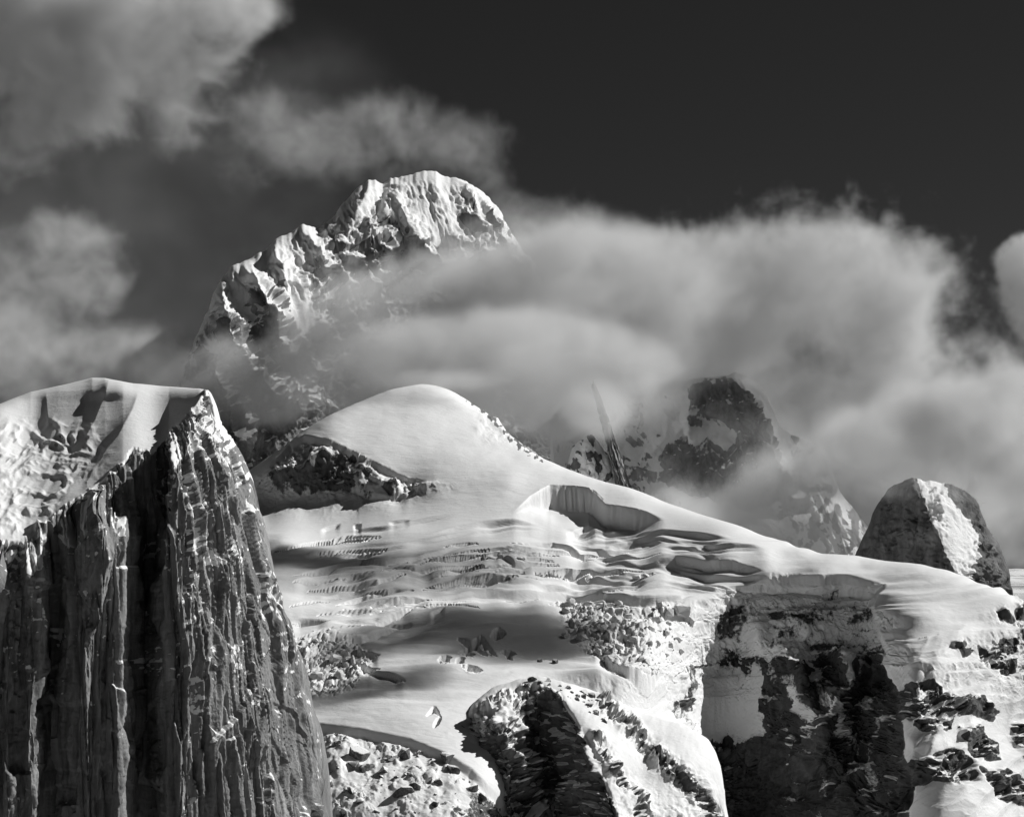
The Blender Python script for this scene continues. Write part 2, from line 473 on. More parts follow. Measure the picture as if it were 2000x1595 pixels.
for q in ([(574, 1128), (638, 1114), (674, 1102), (706, 1094), (754, 1092), (794, 1085)], [(770, 1094), (834, 1087), (946, 1082)], [(730, 1114), (766, 1106), (810, 1110), (890, 1104), (946, 1098)],
          [(574, 1142), (658, 1124)], [(602, 1152), (674, 1146), (738, 1138), (790, 1118)], [(658, 1180), (706, 1164), (770, 1152), (806, 1148)], [(726, 1184), (770, 1172), (842, 1162)],
          [(726, 1210), (766, 1196), (810, 1182)], [(666, 1246), (706, 1240), (762, 1218), (790, 1206)], [(826, 1144), (890, 1134), (946, 1124), (1010, 1112)], [(566, 1208), (642, 1210)],
          [(660, 1290), (700, 1296), (740, 1310)], [(690, 1270), (740, 1282)], [(1000, 1060), (1080, 1050), (1140, 1066), (1190, 1060)], [(720, 1314), (790, 1330)]):
    scarp(q, 12, 16, 2.2, .3, 3.0, .3, .25)
    crack([(a_, b_ + 2.5) for a_, b_ in q], 13, 2.8, .8, .35)
for q in ([(626, 1034), (666, 1022)], [(690, 1025), (706, 1023)], [(758, 1018), (802, 1014)], [(696, 1070), (726, 1066)], [(742, 1081), (830, 1072)], [(840, 1194), (870, 1186)]):
    scarp(q, 11, 8, 2.0, .3, 1.5)
rc = random.Random(12)
for k in range(70):
    cx = rc.uniform(590, 1230); cy = rc.uniform(1062, 1235) if rc.random() < .75 else rc.uniform(1005, 1070)
    if 820 < cx < 1150 and cy > 1165: continue
    ln = rc.uniform(30, 120); sl = -.16 + .00018 * (cx - 700) + rc.gauss(0, .04); bow = rc.uniform(-6, 4)
    scarp([(cx - ln, cy - sl * ln), (cx - ln * .3, cy - sl * ln * .3 + bow * .7), (cx + ln * .3, cy + sl * ln * .3 + bow * .7), (cx + ln, cy + sl * ln)], rc.uniform(4, 11), rc.uniform(7, 16), 2.0, .3, 3.0, .3, .3)
for k in range(44):
    cx = rc.uniform(600, 1230); cy = rc.uniform(1060, 1185) if cx > 800 else rc.uniform(1030, 1240); ln = rc.uniform(25, 110); sl = -.15 + .0002 * (cx - 650) + rc.gauss(0, .03)
    crack([(cx - ln, cy - sl * ln), (cx - ln * .4, cy - sl * ln * .4 - 2), (cx + ln * .3, cy + sl * ln * .3 - 2), (cx + ln, cy + sl * ln)], rc.uniform(8, 13), rc.uniform(2.2, 2.9), .8, .45)
for k in range(34):
    cx = rc.uniform(1120, 1480); cy = 1000 + (cx - 1120) * .22 + rc.uniform(0, 110)
    ln = rc.uniform(25, 80); sl = .10 + rc.gauss(0, .05)
    scarp([(cx - ln, cy - sl * ln), (cx - ln * .3, cy - sl * ln * .3 - 3), (cx + ln * .3, cy + sl * ln * .3 - 3), (cx + ln, cy + sl * ln)], rc.uniform(4, 10), rc.uniform(7, 14), 2.0, .3, 3.0, .3, .3)
# broken pit of cracks and the lone seracs
for q in ([(896, 1246), (920, 1254), (945, 1248)], [(918, 1250), (935, 1268), (950, 1284)], [(940, 1246), (958, 1266), (968, 1284)], [(898, 1278), (915, 1270), (920, 1252)],
          [(905, 1284), (925, 1283)], [(960, 1244), (985, 1236)], [(980, 1268), (1005, 1264)], [(995, 1270), (993, 1290)], [(858, 1298), (880, 1294)], [(892, 1302), (905, 1294)], [(905, 1310), (940, 1314)]):
    crack(q, 30, 6.5)
crack([(835, 1395), (848, 1380), (858, 1395)], 14, 5)
crack([(848, 1420), (860, 1398)], 12, 5)
# swells and hummocks
H += (20 * fbm(np.stack([X + 2.2 * Y, Y], -1) / np.array([420.0, 46.0]), 3, 5) + 14 * fbm(pxy / np.array([260.0, 80.0]), 2, 51)) * sm(1020, 1080, Y) * sm(1420, 1330, Y) + 1.2 * fbm(pxy / np.array([60.0, 18.0]), 3, 6) * sm(1020, 1100, Y)
H += (2.0 * fbm(pxy / np.array([70.0, 26.0]), 3, 61) + 5 * fbm(pxy / np.array([160.0, 60.0]), 2, 62)) * sm(1010, 960, Y)
# icefall: jumbled blocks
fall = soft_poly([(1085, 1165), (1180, 1160), (1320, 1175), (1370, 1185), (1350, 1260), (1310, 1320), (1265, 1345), (1190, 1300), (1120, 1240)], X, Y, 14)
fall2 = soft_poly([(580, 1250), (640, 1235), (700, 1245), (720, 1290), (690, 1330), (650, 1350), (590, 1350)], X, Y, 14)
v1, v2, vi = voro(np.stack([X, Y * 1.5], -1) / 21.0 + .4 * np.stack([WOB, WOB2], -1), 4)
w1, w2, wi = voro(np.stack([X, Y * 1.5], -1) / 9.0 + .3 * np.stack([WOB, WOB2], -1), 14)
block = 13 * crag(X, Y * 1.5, WOB, WOB2, 34, 640, 1.0) * (.4 + 1.2 * sm(-.2, .5, WOBX)) - 9 * sm(.16, .02, v2 - v1) * sm(.3, .6, vi)
H += (fall * .6 + fall2 * 1.0) * block
# a serac wall at the foot of the icefall
scarp([(1160, 1255), (1195, 1290), (1225, 1315), (1262, 1330), (1300, 1318)], 38, 50, 3, .15, 4, .4)
scarp([(1280, 1170), (1300, 1190), (1345, 1200), (1372, 1190)], 18, 18, 1.5)
# rubble below the glacier edge
edge = [(560, 1420), (625, 1413), (700, 1422), (800, 1442), (870, 1470), (920, 1500), (965, 1545), (1000, 1585), (1010, 1640)]
d, s, t = pl(edge, X, Y); sd = s * d
rub = sm(0, 12, sd) * sm(1060, 980, X)
H -= 16 * sm(-3, 5, sd) * np.exp(-np.clip(sd, 0, 1e9) / 60) * sm(1040, 980, X)
r1, r2, ri = voro(np.stack([X, Y * 1.3], -1) / 34.0 + .5 * np.stack([WOB, WOB2], -1), 40)
q1, q2, qi = voro(np.stack([X, Y * 1.3], -1) / 12.0 + .5 * np.stack([WOB, WOB2], -1), 44)
H += rub * ((np.clip(ri - .78, 0, 1) * 40) * sm(0, .35, r2 - r1) + np.clip(qi - .82, 0, 1) * 16 * sm(0, .3, q2 - q1) + 11 * fbm(pxy / 70, 3, 46) + 2 * fbm(pxy / 20, 3, 48))
P[..., 2] += H
ICE_FACE = ice

# --- rock: steep walls get a broken surface along their own normal
nrm = gnormal(np.stack([blur(P[..., k], 3) for k in range(3)], -1))
def G(x, y, rx, ry, a=1.0):
    return a * np.exp(-((X - x) / rx) ** 2 - ((Y - y) / ry) ** 2)
rimd = np.interp(X, [485, 530, 565, 592, 650, 692, 740, 800, 848], [962, 908, 868, 852, 860, 882, 908, 936, 941])
rockz = 1.25 * G(620, 905, 120, 55) * sm(-2, 6, Y - rimd + 5 * WOB) + G(790, 945, 60, 16) * sm(-2, 6, Y - rimd + 5 * WOB) + G(975, 835, 40, 26, .5)
domeice = np.exp(-(((X - 1425) / 78) ** 4) - (((Y - 1375) / 80) ** 4)) + np.exp(-(((X - 1480) / 30) ** 2) - (((Y - 1240) / 40) ** 2))
domeice = sm(.25, .75, domeice + .3 * fbm(pxy / 30, 4, 137))
rockz += (1.0 * amph * sm(1230, 1330, Y) + .3 * amph) * (1 - .9 * np.clip(domeice, 0, 1))
WX = X + 6 * WOB + 1.5 * WOB2; WY = Y + 6 * WOBL + 1.5 * fbm(pxy / 13, 3, 81)
outc = 0
for q in ([(1908, 1262), (1928, 1274), (1952, 1254), (1984, 1250), (1982, 1286), (1976, 1322), (1952, 1314), (1920, 1298)], [(1860, 1262), (1880, 1256), (1898, 1270), (1880, 1284)], [(1944, 1200), (1965, 1194), (1985, 1205), (1980, 1214), (1960, 1212)],
          [(1768, 1330), (1824, 1326), (1840, 1330), (1856, 1370), (1856, 1426), (1824, 1434), (1800, 1422), (1768, 1394), (1755, 1362)], [(1852, 1356), (1912, 1360), (1955, 1388), (1948, 1402), (1904, 1392), (1862, 1398)],
          [(1876, 1422), (1912, 1414), (1952, 1450), (1952, 1482), (1912, 1482), (1888, 1466)], [(1770, 1500), (1824, 1474), (1856, 1466), (1904, 1490), (1908, 1522), (1880, 1530), (1824, 1526), (1760, 1540)],
          [(1912, 1500), (1960, 1506), (2010, 1530), (2010, 1572), (1950, 1552)], [(1975, 1420), (2010, 1400), (2020, 1470), (1990, 1480)], [(1985, 1170), (2030, 1200), (2030, 1300), (1995, 1260)]):
    outc = np.maximum(outc, soft_poly(q, WX, WY, 6))
rockz += outc * 1.1
rockz = np.clip(rockz, 0, 1.2)
Q = P / 1000.0
big = ridged(Q * np.array([7, 7, 4.0]), 4, 101)
XS = X + .45 * Y * sm(1300, 1500, X)
cr = crag(XS, Y, WOB, WOB2, 50, 140, .55)
crb = crag(X - .5 * Y, Y, WOB, WOBL, 120, 150, .45)
P = P + nrm * (rockz * (big * 22 + cr * 13) + amph * sm(1200, 1300, Y) * (1 - np.clip(domeice, 0, 1)) * crb * 20)[..., None]
fine = crag(X, Y, WOB, WOB2, 34, 170, 1.2)
P = P + nrm * (sm(.72, .45, blur(nrm[..., 2], 1)) * (1 - np.clip(rockz, 0, 1)) * fine * 3.5 * sm(1400, 1300, Y))[..., None]
rockz_l = sm(1700, 1800, X) * sm(1180, 1300, Y) * .5
low_ = ridged(np.stack([XS, Y], -1) / np.array([120.0, 150.0]), 3, 103)
P = P + nrm * (rockz_l * (low_ * 34 + cr * 1.2))[..., None] + nrm * (rub * cr * 2)[..., None]

n2 = gnormal(P)
n2s = gnormal(np.stack([blur(P[..., k], 2) for k in range(3)], -1))
slope = n2s[..., 2]
snow = 1.0 - rockz * sm(.72, .40, slope) * 1.1 + .32 * fbm(np.stack([XS, Y], -1) / np.array([16.0, 34.0]), 4, 130) * (rockz > .05) + .25 * amph * fbm(np.stack([XS, Y], -1) / np.array([60.0, 130.0]), 3, 131)
d, s, t = pl([(895, 765), (940, 795), (975, 828), (1010, 862), (1055, 895)], X, Y)
snow -= .75 * np.exp(-((d - 4) / 8.0) ** 2) * (0.6 + 1.2 * fbm(pxy / 9, 3, 133))
snow -= rub * sm(.70, .40, slope) * .55 + rub * .15 * sm(.1, .5, fbm(pxy / 30, 4, 140))
snow -= rockz_l * sm(.34, .15, slope) * .8
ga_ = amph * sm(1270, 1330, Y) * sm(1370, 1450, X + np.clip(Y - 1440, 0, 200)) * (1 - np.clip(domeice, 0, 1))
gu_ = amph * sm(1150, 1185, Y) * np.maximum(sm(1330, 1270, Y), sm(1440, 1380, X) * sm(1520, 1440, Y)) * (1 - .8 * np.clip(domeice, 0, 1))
snow = snow * (1 - gu_) + gu_ * (.56 + .32 * fbm(np.stack([X + .3 * Y, Y], -1) / np.array([70.0, 34.0]), 5, 134) + .12 * fbm(pxy / 9, 3, 135))  # rock mottled into the upper cirque snow, darkening it as painted shade
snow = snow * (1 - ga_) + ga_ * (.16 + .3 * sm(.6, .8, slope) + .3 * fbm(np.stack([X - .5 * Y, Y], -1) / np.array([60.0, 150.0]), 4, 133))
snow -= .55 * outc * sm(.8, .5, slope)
XW = X + 10 * WOB + 4 * WOB2
for q, w_ in (([(1545, 1330), (1575, 1410), (1605, 1490), (1640, 1590)], 17), ([(1560, 1255), (1590, 1320), (1640, 1400), (1650, 1450)], 13), ([(1660, 1290), (1650, 1350), (1620, 1390)], 12), ([(1700, 1345), (1680, 1385), (1650, 1400)], 16), ([(1730, 1400), (1700, 1470), (1690, 1560)], 10), ([(1500, 1280), (1515, 1340), (1540, 1420), (1550, 1500)], 9), ([(1770, 1450), (1740, 1510), (1690, 1600)], 13)):
    dd_, ss_, tt_ = pl(q, XW, Y)
    snow += .26 * amph * sm(w_ * 1.3, w_ * .2, dd_) * sm(1.0, .85, tt_)

snow = np.clip(snow, 0, 1.4)
tone = np.ones_like(X)
tone *= 1 + .8 * (Y < 1010) - .25 * amph  # rock toned down inside the cirque, deepening its shade by colour
P2, X2, Y2 = P, X, Y
Pb, nb = add_back(P)
reg = np.zeros(X.shape, int)
reg[(Y < np.interp(X, [430, 520, 690, 850, 1000, 1130], [1000, 1018, 985, 965, 962, 935])) & (X < 1130)] = 1
dr_, sr_, tr_ = pl([(1690, 1060), (1728, 1133), (1700, 1172), (1715, 1215), (1733, 1262), (1722, 1305), (1755, 1340), (1772, 1400), (1765, 1470), (1790, 1530), (1775, 1660)], X, Y)
reg[(amph > .5)] = 2
reg[(sr_ < 0) & (X > 1690) & (amph <= .5)] = 3
regb = pad(reg, nb)[:-1, :-1]
at_ = {'snow': pad(snow, nb), 'tone': pad(tone, nb)}
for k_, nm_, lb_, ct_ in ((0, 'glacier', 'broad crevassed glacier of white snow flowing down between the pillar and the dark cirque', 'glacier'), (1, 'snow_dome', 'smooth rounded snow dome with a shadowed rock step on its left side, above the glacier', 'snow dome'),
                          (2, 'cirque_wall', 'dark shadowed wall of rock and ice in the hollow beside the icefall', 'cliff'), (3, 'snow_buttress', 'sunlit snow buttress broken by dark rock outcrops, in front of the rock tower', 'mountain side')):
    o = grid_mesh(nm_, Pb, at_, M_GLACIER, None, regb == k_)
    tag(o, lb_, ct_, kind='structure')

# ------------------------------------------------------------------ rock knoll at the foot of the icefall
sky3 = [(868, 1640), (880, 1500), (896, 1432), (905, 1405), (925, 1372), (960, 1342), (1010, 1326), (1060, 1320), (1095, 1330), (1150, 1344), (1200, 1367), (1260, 1394), (1330, 1412), (1385, 1442), (1408, 1490), (1416, 1545), (1424, 1640)]
X, Y, top3 = columns(868, 1424, 1.7, sky3, 1660, smooth=3)
pxy = np.stack([X, Y], -1)
c3 = [(880, 1500, 4040), (905, 1405, 4130), (960, 1342, 4230), (1060, 1322, 4260), (1150, 1345, 4260), (1260, 1395, 4240), (1390, 1445, 4200), (1415, 1520, 4150), (1420, 1640, 4100), (870, 1640, 3900),
      (1060, 1335, 4190), (1095, 1360, 4110), (1130, 1420, 4010), (1165, 1500, 3900), (1200, 1600, 3800),
      (1065, 1380, 4150), (1050, 1450, 4130), (1070, 1530, 4080), (1110, 1620, 3990),
      (950, 1390, 4090), (985, 1430, 4030), (1000, 1480, 4000), (1000, 1540, 3965), (1030, 1620, 3920), (920, 1450, 4080), (945, 1510, 4030), (960, 1600, 3950),
      (1160, 1390, 4100), (1220, 1430, 4070), (1310, 1460, 4080), (1380, 1500, 4090), (1250, 1520, 3990), (1300, 1540, 3990), (1280, 1620, 3900), (1360, 1620, 3970)]
D = rbf(c3, X, Y, .0003)
D = D + 40 * np.exp(-(Y - top3[None]) / 6.0)
P = W(X, Y, D)
k1 = fbm(pxy / 38.0, 4, 411); k2 = fbm(pxy / 11.0, 3, 412)
nrm = gnormal(np.stack([blur(P[..., k], 4) for k in range(3)], -1))
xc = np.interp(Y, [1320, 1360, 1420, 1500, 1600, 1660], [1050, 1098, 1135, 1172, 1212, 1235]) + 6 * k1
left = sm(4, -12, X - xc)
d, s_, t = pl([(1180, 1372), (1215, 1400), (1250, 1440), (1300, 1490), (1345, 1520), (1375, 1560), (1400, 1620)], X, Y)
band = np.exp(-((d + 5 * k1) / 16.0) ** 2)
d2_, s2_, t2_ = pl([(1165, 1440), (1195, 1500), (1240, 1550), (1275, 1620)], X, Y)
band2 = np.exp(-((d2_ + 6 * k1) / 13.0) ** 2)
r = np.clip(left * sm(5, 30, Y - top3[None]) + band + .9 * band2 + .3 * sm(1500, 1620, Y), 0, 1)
cr = crag(X, Y, k1, k2, 46, 420, .8)
P = P + nrm * (r * (cr * 22 + 18 * ridged(P / 1000 * np.array([12, 12, 5.]), 4, 430)) + (1 - r) * 2.0 * k1)[..., None]
nn = gnormal(np.stack([blur(P[..., k], 1) for k in range(3)], -1))
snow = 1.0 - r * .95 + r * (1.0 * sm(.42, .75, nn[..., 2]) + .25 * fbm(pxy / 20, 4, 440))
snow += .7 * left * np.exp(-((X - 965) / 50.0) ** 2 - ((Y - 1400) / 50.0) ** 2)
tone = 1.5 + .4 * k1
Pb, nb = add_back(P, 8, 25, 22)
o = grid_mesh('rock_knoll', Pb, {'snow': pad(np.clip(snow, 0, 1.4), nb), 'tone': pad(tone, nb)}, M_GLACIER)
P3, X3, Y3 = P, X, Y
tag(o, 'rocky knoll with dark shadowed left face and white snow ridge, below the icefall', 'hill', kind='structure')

# ------------------------------------------------------------------ foreground pillar of granite with its snow cap
skyp = [(-230, 885), (-60, 812), (0, 788), (60, 765), (120, 752), (180, 738), (205, 738), (225, 742), (260, 748), (330, 755), (390, 759), (408, 762),
        (416, 800), (425, 822), (455, 862), (470, 890), (490, 940), (510, 1000), (530, 1075), (550, 1160), (572, 1235), (590, 1300), (604, 1370), (615, 1420), (628, 1510), (640, 1600), (643, 1640)]
X, Y, topp = columns(-230, 643, 1.6, skyp, 1660, rows=560)
pxy = np.stack([X, Y], -1)
nz1 = fbm(pxy / np.array([60.0, 90.0]), 4, 201); nz2 = fbm(pxy / np.array([16.0, 24.0]), 4, 202); nz3 = fbm(pxy / 7.0, 3, 203)
sR = np.array(skyp)[11:]
Rr = np.interp(Y, sR[:, 1], sR[:, 0])                    # right hand edge at this row
rimx = np.array([-230, -60, 0, 60, 100, 120, 170, 200, 232, 262, 300, 335, 350, 380, 400, 410, 420, 700])
rimy = np.array([1180, 1075, 1060, 1045, 1012, 992, 960, 938, 905, 884, 878, 850, 825, 795, 772, 758, 700, 700])
rim = np.interp(X, rimx, rimy) + 24 * nz1 + 8 * nz2
below = Y - rim
below0 = Y - blur(np.interp(X[0], rimx, rimy), 12, 0)[None]
xp = np.where(X > 300, 300 + (X - 300) / np.maximum(Rr - 300, 40) * 340, X)
nzl = fbm(pxy / np.array([70.0, 260.0]), 2, 204)
xw = xp + 6 * nzl + .25 * nz2
prof = np.array([(-60, 335), (0, 325), (16, 335), (40, 300), (62, 320), (84, 285), (92, 190), (104, 205), (125, 246), (150, 266), (175, 264), (200, 250), (225, 234), (240, 222), (250, 130), (264, 0), (290, -20), (305, 30), (318, 110),
                 (332, 165), (372, 148), (420, 108), (470, 50), (512, 10), (552, -36), (595, -112), (612, -150), (628, -210), (640, -300), (660, -380)])
pr = np.interp(xw, prof[:, 0], prof[:, 1])
# the second pillar (left) only begins lower down
k2 = sm(955, 1060, Y + 10 * nz1)
low = np.interp(X, [-60, 0, 90, 240, 330, 400], [330, 300, 225, 105, 5, -45])
pr = np.where(X < 330, low * (1 - k2) + pr * k2, pr)
fade = sm(-20, 95, below0)
A = 0.67
D = 2560 - A * (pr * fade + low * (1 - fade))
fr = np.clip(-below0 / np.maximum(below0 * 0 + (blur(np.interp(X[0], rimx, rimy), 12, 0) - topp)[None], 8), 0, 1)
dcr = blur(np.maximum(blur(np.interp(X[0], rimx, rimy), 12, 0) - topp, 3) * .69 * np.interp(X[0], [0, 200, 300, 420], [1.5, 1.6, 1.75, 1.75]), 8, 0)[None] + 0 * X
D = D - np.where(below0 > 0, below0 * A * 0.12, 0) + dcr * (fr ** 1.02) * sm(430, 400, X)
def ridge(poly, a, Lr, dec):
    q = np.asarray(poly, float)
    xr = np.interp(Y, q[:, 1], q[:, 0]); dl = xr - X
    env = sm(q[0, 1] - 12, q[0, 1] + 14, Y) * sm(q[-1, 1] + 30, q[-1, 1] - 30, Y)
    return a * env * np.where(dl > 0, (1 - np.exp(-dl / Lr)) * np.exp(-dl / dec), 0)
cap = sm(12, -12, below0)
D = D + cap * (ridge([(214, 735), (205, 770), (185, 820), (165, 860), (150, 900)], 34, 40, 240) + ridge([(268, 772), (258, 800), (230, 850), (205, 880), (170, 940)], 20, 22, 90)
               + ridge([(90, 770), (95, 830), (70, 850)], 12, 20, 100))
D = D + 30 * np.exp(-(Y - topp[None]) / 8.0) * (X < 400)
P = W(X, Y, D)
nrm = gnormal(np.stack([blur(P[..., k], 4) for k in range(3)], -1))
u = xw; v = Y + 10 * nzl
def fc(su, sv, sd, t=1.5):
    return facet(np.stack([u / su, v / sv + .3 * nzl], -1), sd, t, .08, .3)
blk = 18 * fc(64, 460, 501) + 8 * fc(29, 260, 502) + 2.2 * fc(13, 150, 503) + .45 * fc(6, 70, 504) + 9 * cells(u / 36, v / 420, 1) + 6 * facet(np.stack([(u + .38 * v) / 74, (v - .3 * u) / 190], -1), 507, 1.2, .05, .5) + 3.5 * facet(np.stack([(u - .3 * v) / 46, (v + .4 * u) / 90], -1), 508, 1.2, .05, .5) + 2.4 * cells(u / 13 + .06 * nz2, v / 190, 3) + 1.1 * cells(u / 6.5, v / 90, 5)
st = ridged(np.stack([u / 30, v / 420], -1), 2, 210) * 3 + ridged(np.stack([u / 8.5, v / 200], -1), 1, 215) * .8 + .5 * nz3
crk = np.abs(vn(np.stack([u / 17, v / 300], -1), 216)); crk2 = np.abs(vn(np.stack([u / 7.5 + 3, v / 130], -1), 217))
st = st - 4.5 * sm(.09, .0, crk) - 1.0 * sm(.10, .0, crk2) * sm(-.3, .3, nz1)
upper = sm(950, 800, Y) * sm(250, 330, X)
rough = 5 * fbm(pxy / np.array([22.0, 16.0]), 5, 220) + 4 * cells(u / 13, v / 15 + nz2, 8) + 3.0 * cells(u / 7, v / 8 + nz2, 9)
face = sm(-4, 10, below)
edgefade = sm(0, 26, Rr - X + 6)
h = face * ((blk + st) * (1 - .55 * upper) + rough * (.07 + .9 * upper)) * (.35 + .65 * edgefade)
# the lumpy left snow slope
lump = sm(-5, -40, below) * sm(240, 120, X) * sm(800, 860, Y)
h = h + lump * (4 * fbm(np.stack([X + .6 * Y, Y], -1) / np.array([60.0, 120.0]), 3, 230) + 5.0 * np.maximum(0, ridged(pxy / np.array([60.0, 40.0]), 3, 232))) + (1 - face) * .35 * fbm(pxy / 40, 2, 233)
P = P + nrm * h[..., None]
ns = gnormal(np.stack([blur(P[..., k], 1) for k in range(3)], -1))
ledge = sm(.34, .62, ns[..., 2])
patchy = sm(-.45, .25, fbm(pxy / np.array([55.0, 80.0]), 4, 240) + .55 * upper - .12 + .25 * sm(140, 60, X) * sm(1350, 1050, Y))
snow = ledge * patchy * .95 + upper * (.36 + .36 * fbm(pxy / np.array([20.0, 14.0]), 4, 241)) * sm(.05, .3, ns[..., 2])
tops = G_ = np.exp(-((X - 180) / 45.0) ** 2 - ((Y - 1090) / 75.0) ** 2) + np.exp(-((X - 60) / 70.0) ** 2 - ((Y - 1070) / 50.0) ** 2)
snow = snow + tops * (.45 + .5 * fbm(pxy / np.array([26.0, 20.0]), 4, 242)) * sm(-.02, .25, ns[..., 2])
spl = fbm(pxy / np.array([8.0, 12.0]), 4, 260) * .55 + .5 * fbm(pxy / np.array([45.0, 70.0]), 3, 261) + .18 * sm(240, 420, X) + .25 * upper - .25 * sm(1250, 1500, Y)
snow = np.maximum(snow, sm(.33, .50, spl) * sm(-.12, .1, ns[..., 2]))
snow = np.where(face > .5, snow, 1.0 - lump * .9 * sm(.1, .5, fbm(pxy / np.array([26.0, 16.0]), 4, 243)) * sm(.72, .4, ns[..., 2]))
snow = np.clip(snow, 0, 1.3)
tone = (1.0 + .35 * fbm(np.stack([u / 30, v / 300], -1), 3, 250)) * (1 + .1 * nz2)
Pb, nb = add_back(P, 12, 14, 10)
fb = pad(face, nb); capface = (fb[:-1, :-1] < .5)
root = empty('granite_pillar', tuple(W(250, 1640, 2540)))
grid_mesh('rock_face', Pb, {'snow': pad(snow, nb), 'tone': pad(tone, nb)}, M_PILLAR, root, ~capface)
grid_mesh('snow_cap', Pb, {'snow': pad(snow, nb), 'tone': pad(tone, nb)}, M_PILLAR, root, capface)
tag(root, 'tall columnar granite pillar with a smooth white snow cap, beside the glacier', 'cliff')

# ------------------------------------------------------------------ far summit in the clouds
def mountain(name, sky_l, ctrl, x0, x1, step, bottom, amp, seed, snow_fn, label, crest=60, rock=None, back=(14, 60, 60), sharp=None, smooth=1, scale=1.0, dfn=None, mat=None, tone_k=1.0, pre=None, csize=40.0, bk=15.0, ctop=30.0, flute=0.0, bg=34.0, jit=0.0, crest2=0.0):
    X, Y, top = columns(x0, x1, step, sky_l, bottom, smooth=smooth, jit=jit)
    pxy = np.stack([X, Y], -1)
    dt = Y - top[None]
    D = rbf(ctrl, X, Y, 0.0005) if dfn is None else dfn(X, Y, dt)
    D = D + crest * np.exp(-dt / 6.0) + crest2 * np.exp(-dt / 30.0)
    if pre is not None: D = D + pre(X, Y, pxy) * sm(-4, ctop, dt)
    P = W(X, Y, D)
    nrm = gnormal(np.stack([blur(P[..., k], 4) for k in range(3)], -1))
    Q = P / 1000.0 / scale
    wq = np.stack([fbm(Q * 3.1, 3, seed + 50 + k) for k in range(3)], -1) * .12
    big = ridged((Q + wq) * np.array([4.5, 4.5, 2.0]), 5, seed)
    m1 = fbm(pxy / 30, 3, seed + 22)
    n1 = fbm(pxy / 13, 3, seed + 20); n2 = fbm(pxy / 5, 2, seed + 21)
    blk = crag(X, Y, m1, n1, csize, seed + 40, .75)
    r = rock(X, Y) if rock else 1.0
    h = amp * (r * (big * bg + blk * bk + n1 * 5 + n2 * 3) + (1 - r) * (big * 10 + 1.5 * n1))
    if flute: h = h + flute * ridged(np.stack([(X - .35 * Y + 5 * m1) / 13.0, Y / 70.0], -1), 3, seed + 60) * sm(5, 30, dt)
    P = P + nrm * (h * (.25 + .75 * sm(0, ctop * 1.2, dt)))[..., None] * scale
    nn = gnormal(np.stack([blur(P[..., k], 1) for k in range(3)], -1))
    snow = np.clip(snow_fn(X, Y, nn, pxy, r), 0, 1.4)
    tone = np.clip(tone_k * (1 + .45 * fbm(pxy / np.array([14.0, 50.0]), 4, seed + 30) + .5 * fbm(pxy / 60, 3, seed + 31)), .3, 3)
    Pb, nb = add_back(P, *back)
    o = grid_mesh(name, Pb, {'snow': pad(snow, nb), 'tone': pad(tone, nb)}, mat or M_PEAK)
    tag(o, label, 'mountain', kind='structure')
    return o, X, Y, P

sky5 = [(300, 800), (340, 760), (365, 715), (380, 665), (398, 625), (410, 600), (415, 575), (430, 548), (450, 525), (465, 515), (495, 500), (520, 490), (533, 470), (560, 459), (590, 440), (605, 440), (622, 446), (640, 432),
        (655, 420), (665, 405), (690, 375), (705, 362), (720, 351), (735, 352), (748, 357), (760, 350), (775, 347), (800, 340), (822, 334), (835, 331), (850, 335), (880, 348), (890, 346), (910, 353), (940, 375), (955, 388), (970, 405),
        (985, 430), (998, 455), (1015, 480), (1030, 500), (1042, 512), (1055, 545), (1075, 600), (1110, 680), (1160, 740), (1260, 810)]
c5 = [(300, 800, 9300), (380, 665, 9300), (415, 575, 9260), (465, 515, 9240), (533, 470, 9200), (590, 440, 9180), (665, 405, 9160), (720, 351, 9150), (835, 331, 9150), (910, 353, 9200), (970, 405, 9300), (1030, 500, 9380), (1110, 680, 9300), (1260, 810, 9100),
      (440, 580, 9180), (480, 560, 9060), (520, 540, 9040), (545, 580, 8960), (500, 640, 8940), (440, 680, 9040), (570, 520, 9070), (600, 480, 9090), (640, 470, 9050), (600, 600, 8960),
      (700, 400, 9050), (690, 450, 8980), (740, 400, 9020), (720, 480, 8920), (780, 420, 8990), (830, 370, 9070), (850, 430, 8970), (860, 490, 8880), (800, 500, 8890), (900, 420, 9030), (940, 440, 9110), (920, 500, 8990), (980, 480, 9200),
      (650, 550, 8900), (800, 600, 8700), (950, 620, 8800), (1040, 640, 9000), (1150, 800, 8900),
      (420, 760, 9000), (470, 740, 8850), (460, 830, 8720), (520, 720, 8760), (540, 780, 8650), (590, 820, 8560), (640, 760, 8600), (480, 900, 8600), (600, 900, 8400), (800, 850, 8300), (1000, 850, 8400), (1200, 850, 8700)]
def rock5(X, Y):
    g = lambda x, y, rx, ry, a=1.: a * np.exp(-((X - x) / rx) ** 2 - ((Y - y) / ry) ** 2)
    smooth = g(835, 385, 45, 60) + g(715, 385, 30, 30) + g(470, 535, 50, 25) + g(560, 475, 40, 22) + g(585, 600, 22, 50) + g(610, 455, 18, 16)
    return np.clip(1 - smooth - 1.0 * capm5(X, Y, 12), .04, 1) * (1 - .6 * sm(660, 600, X) * sm(120, 50, Y - np.interp(X, [q[0] for q in sky5], [q[1] for q in sky5])))
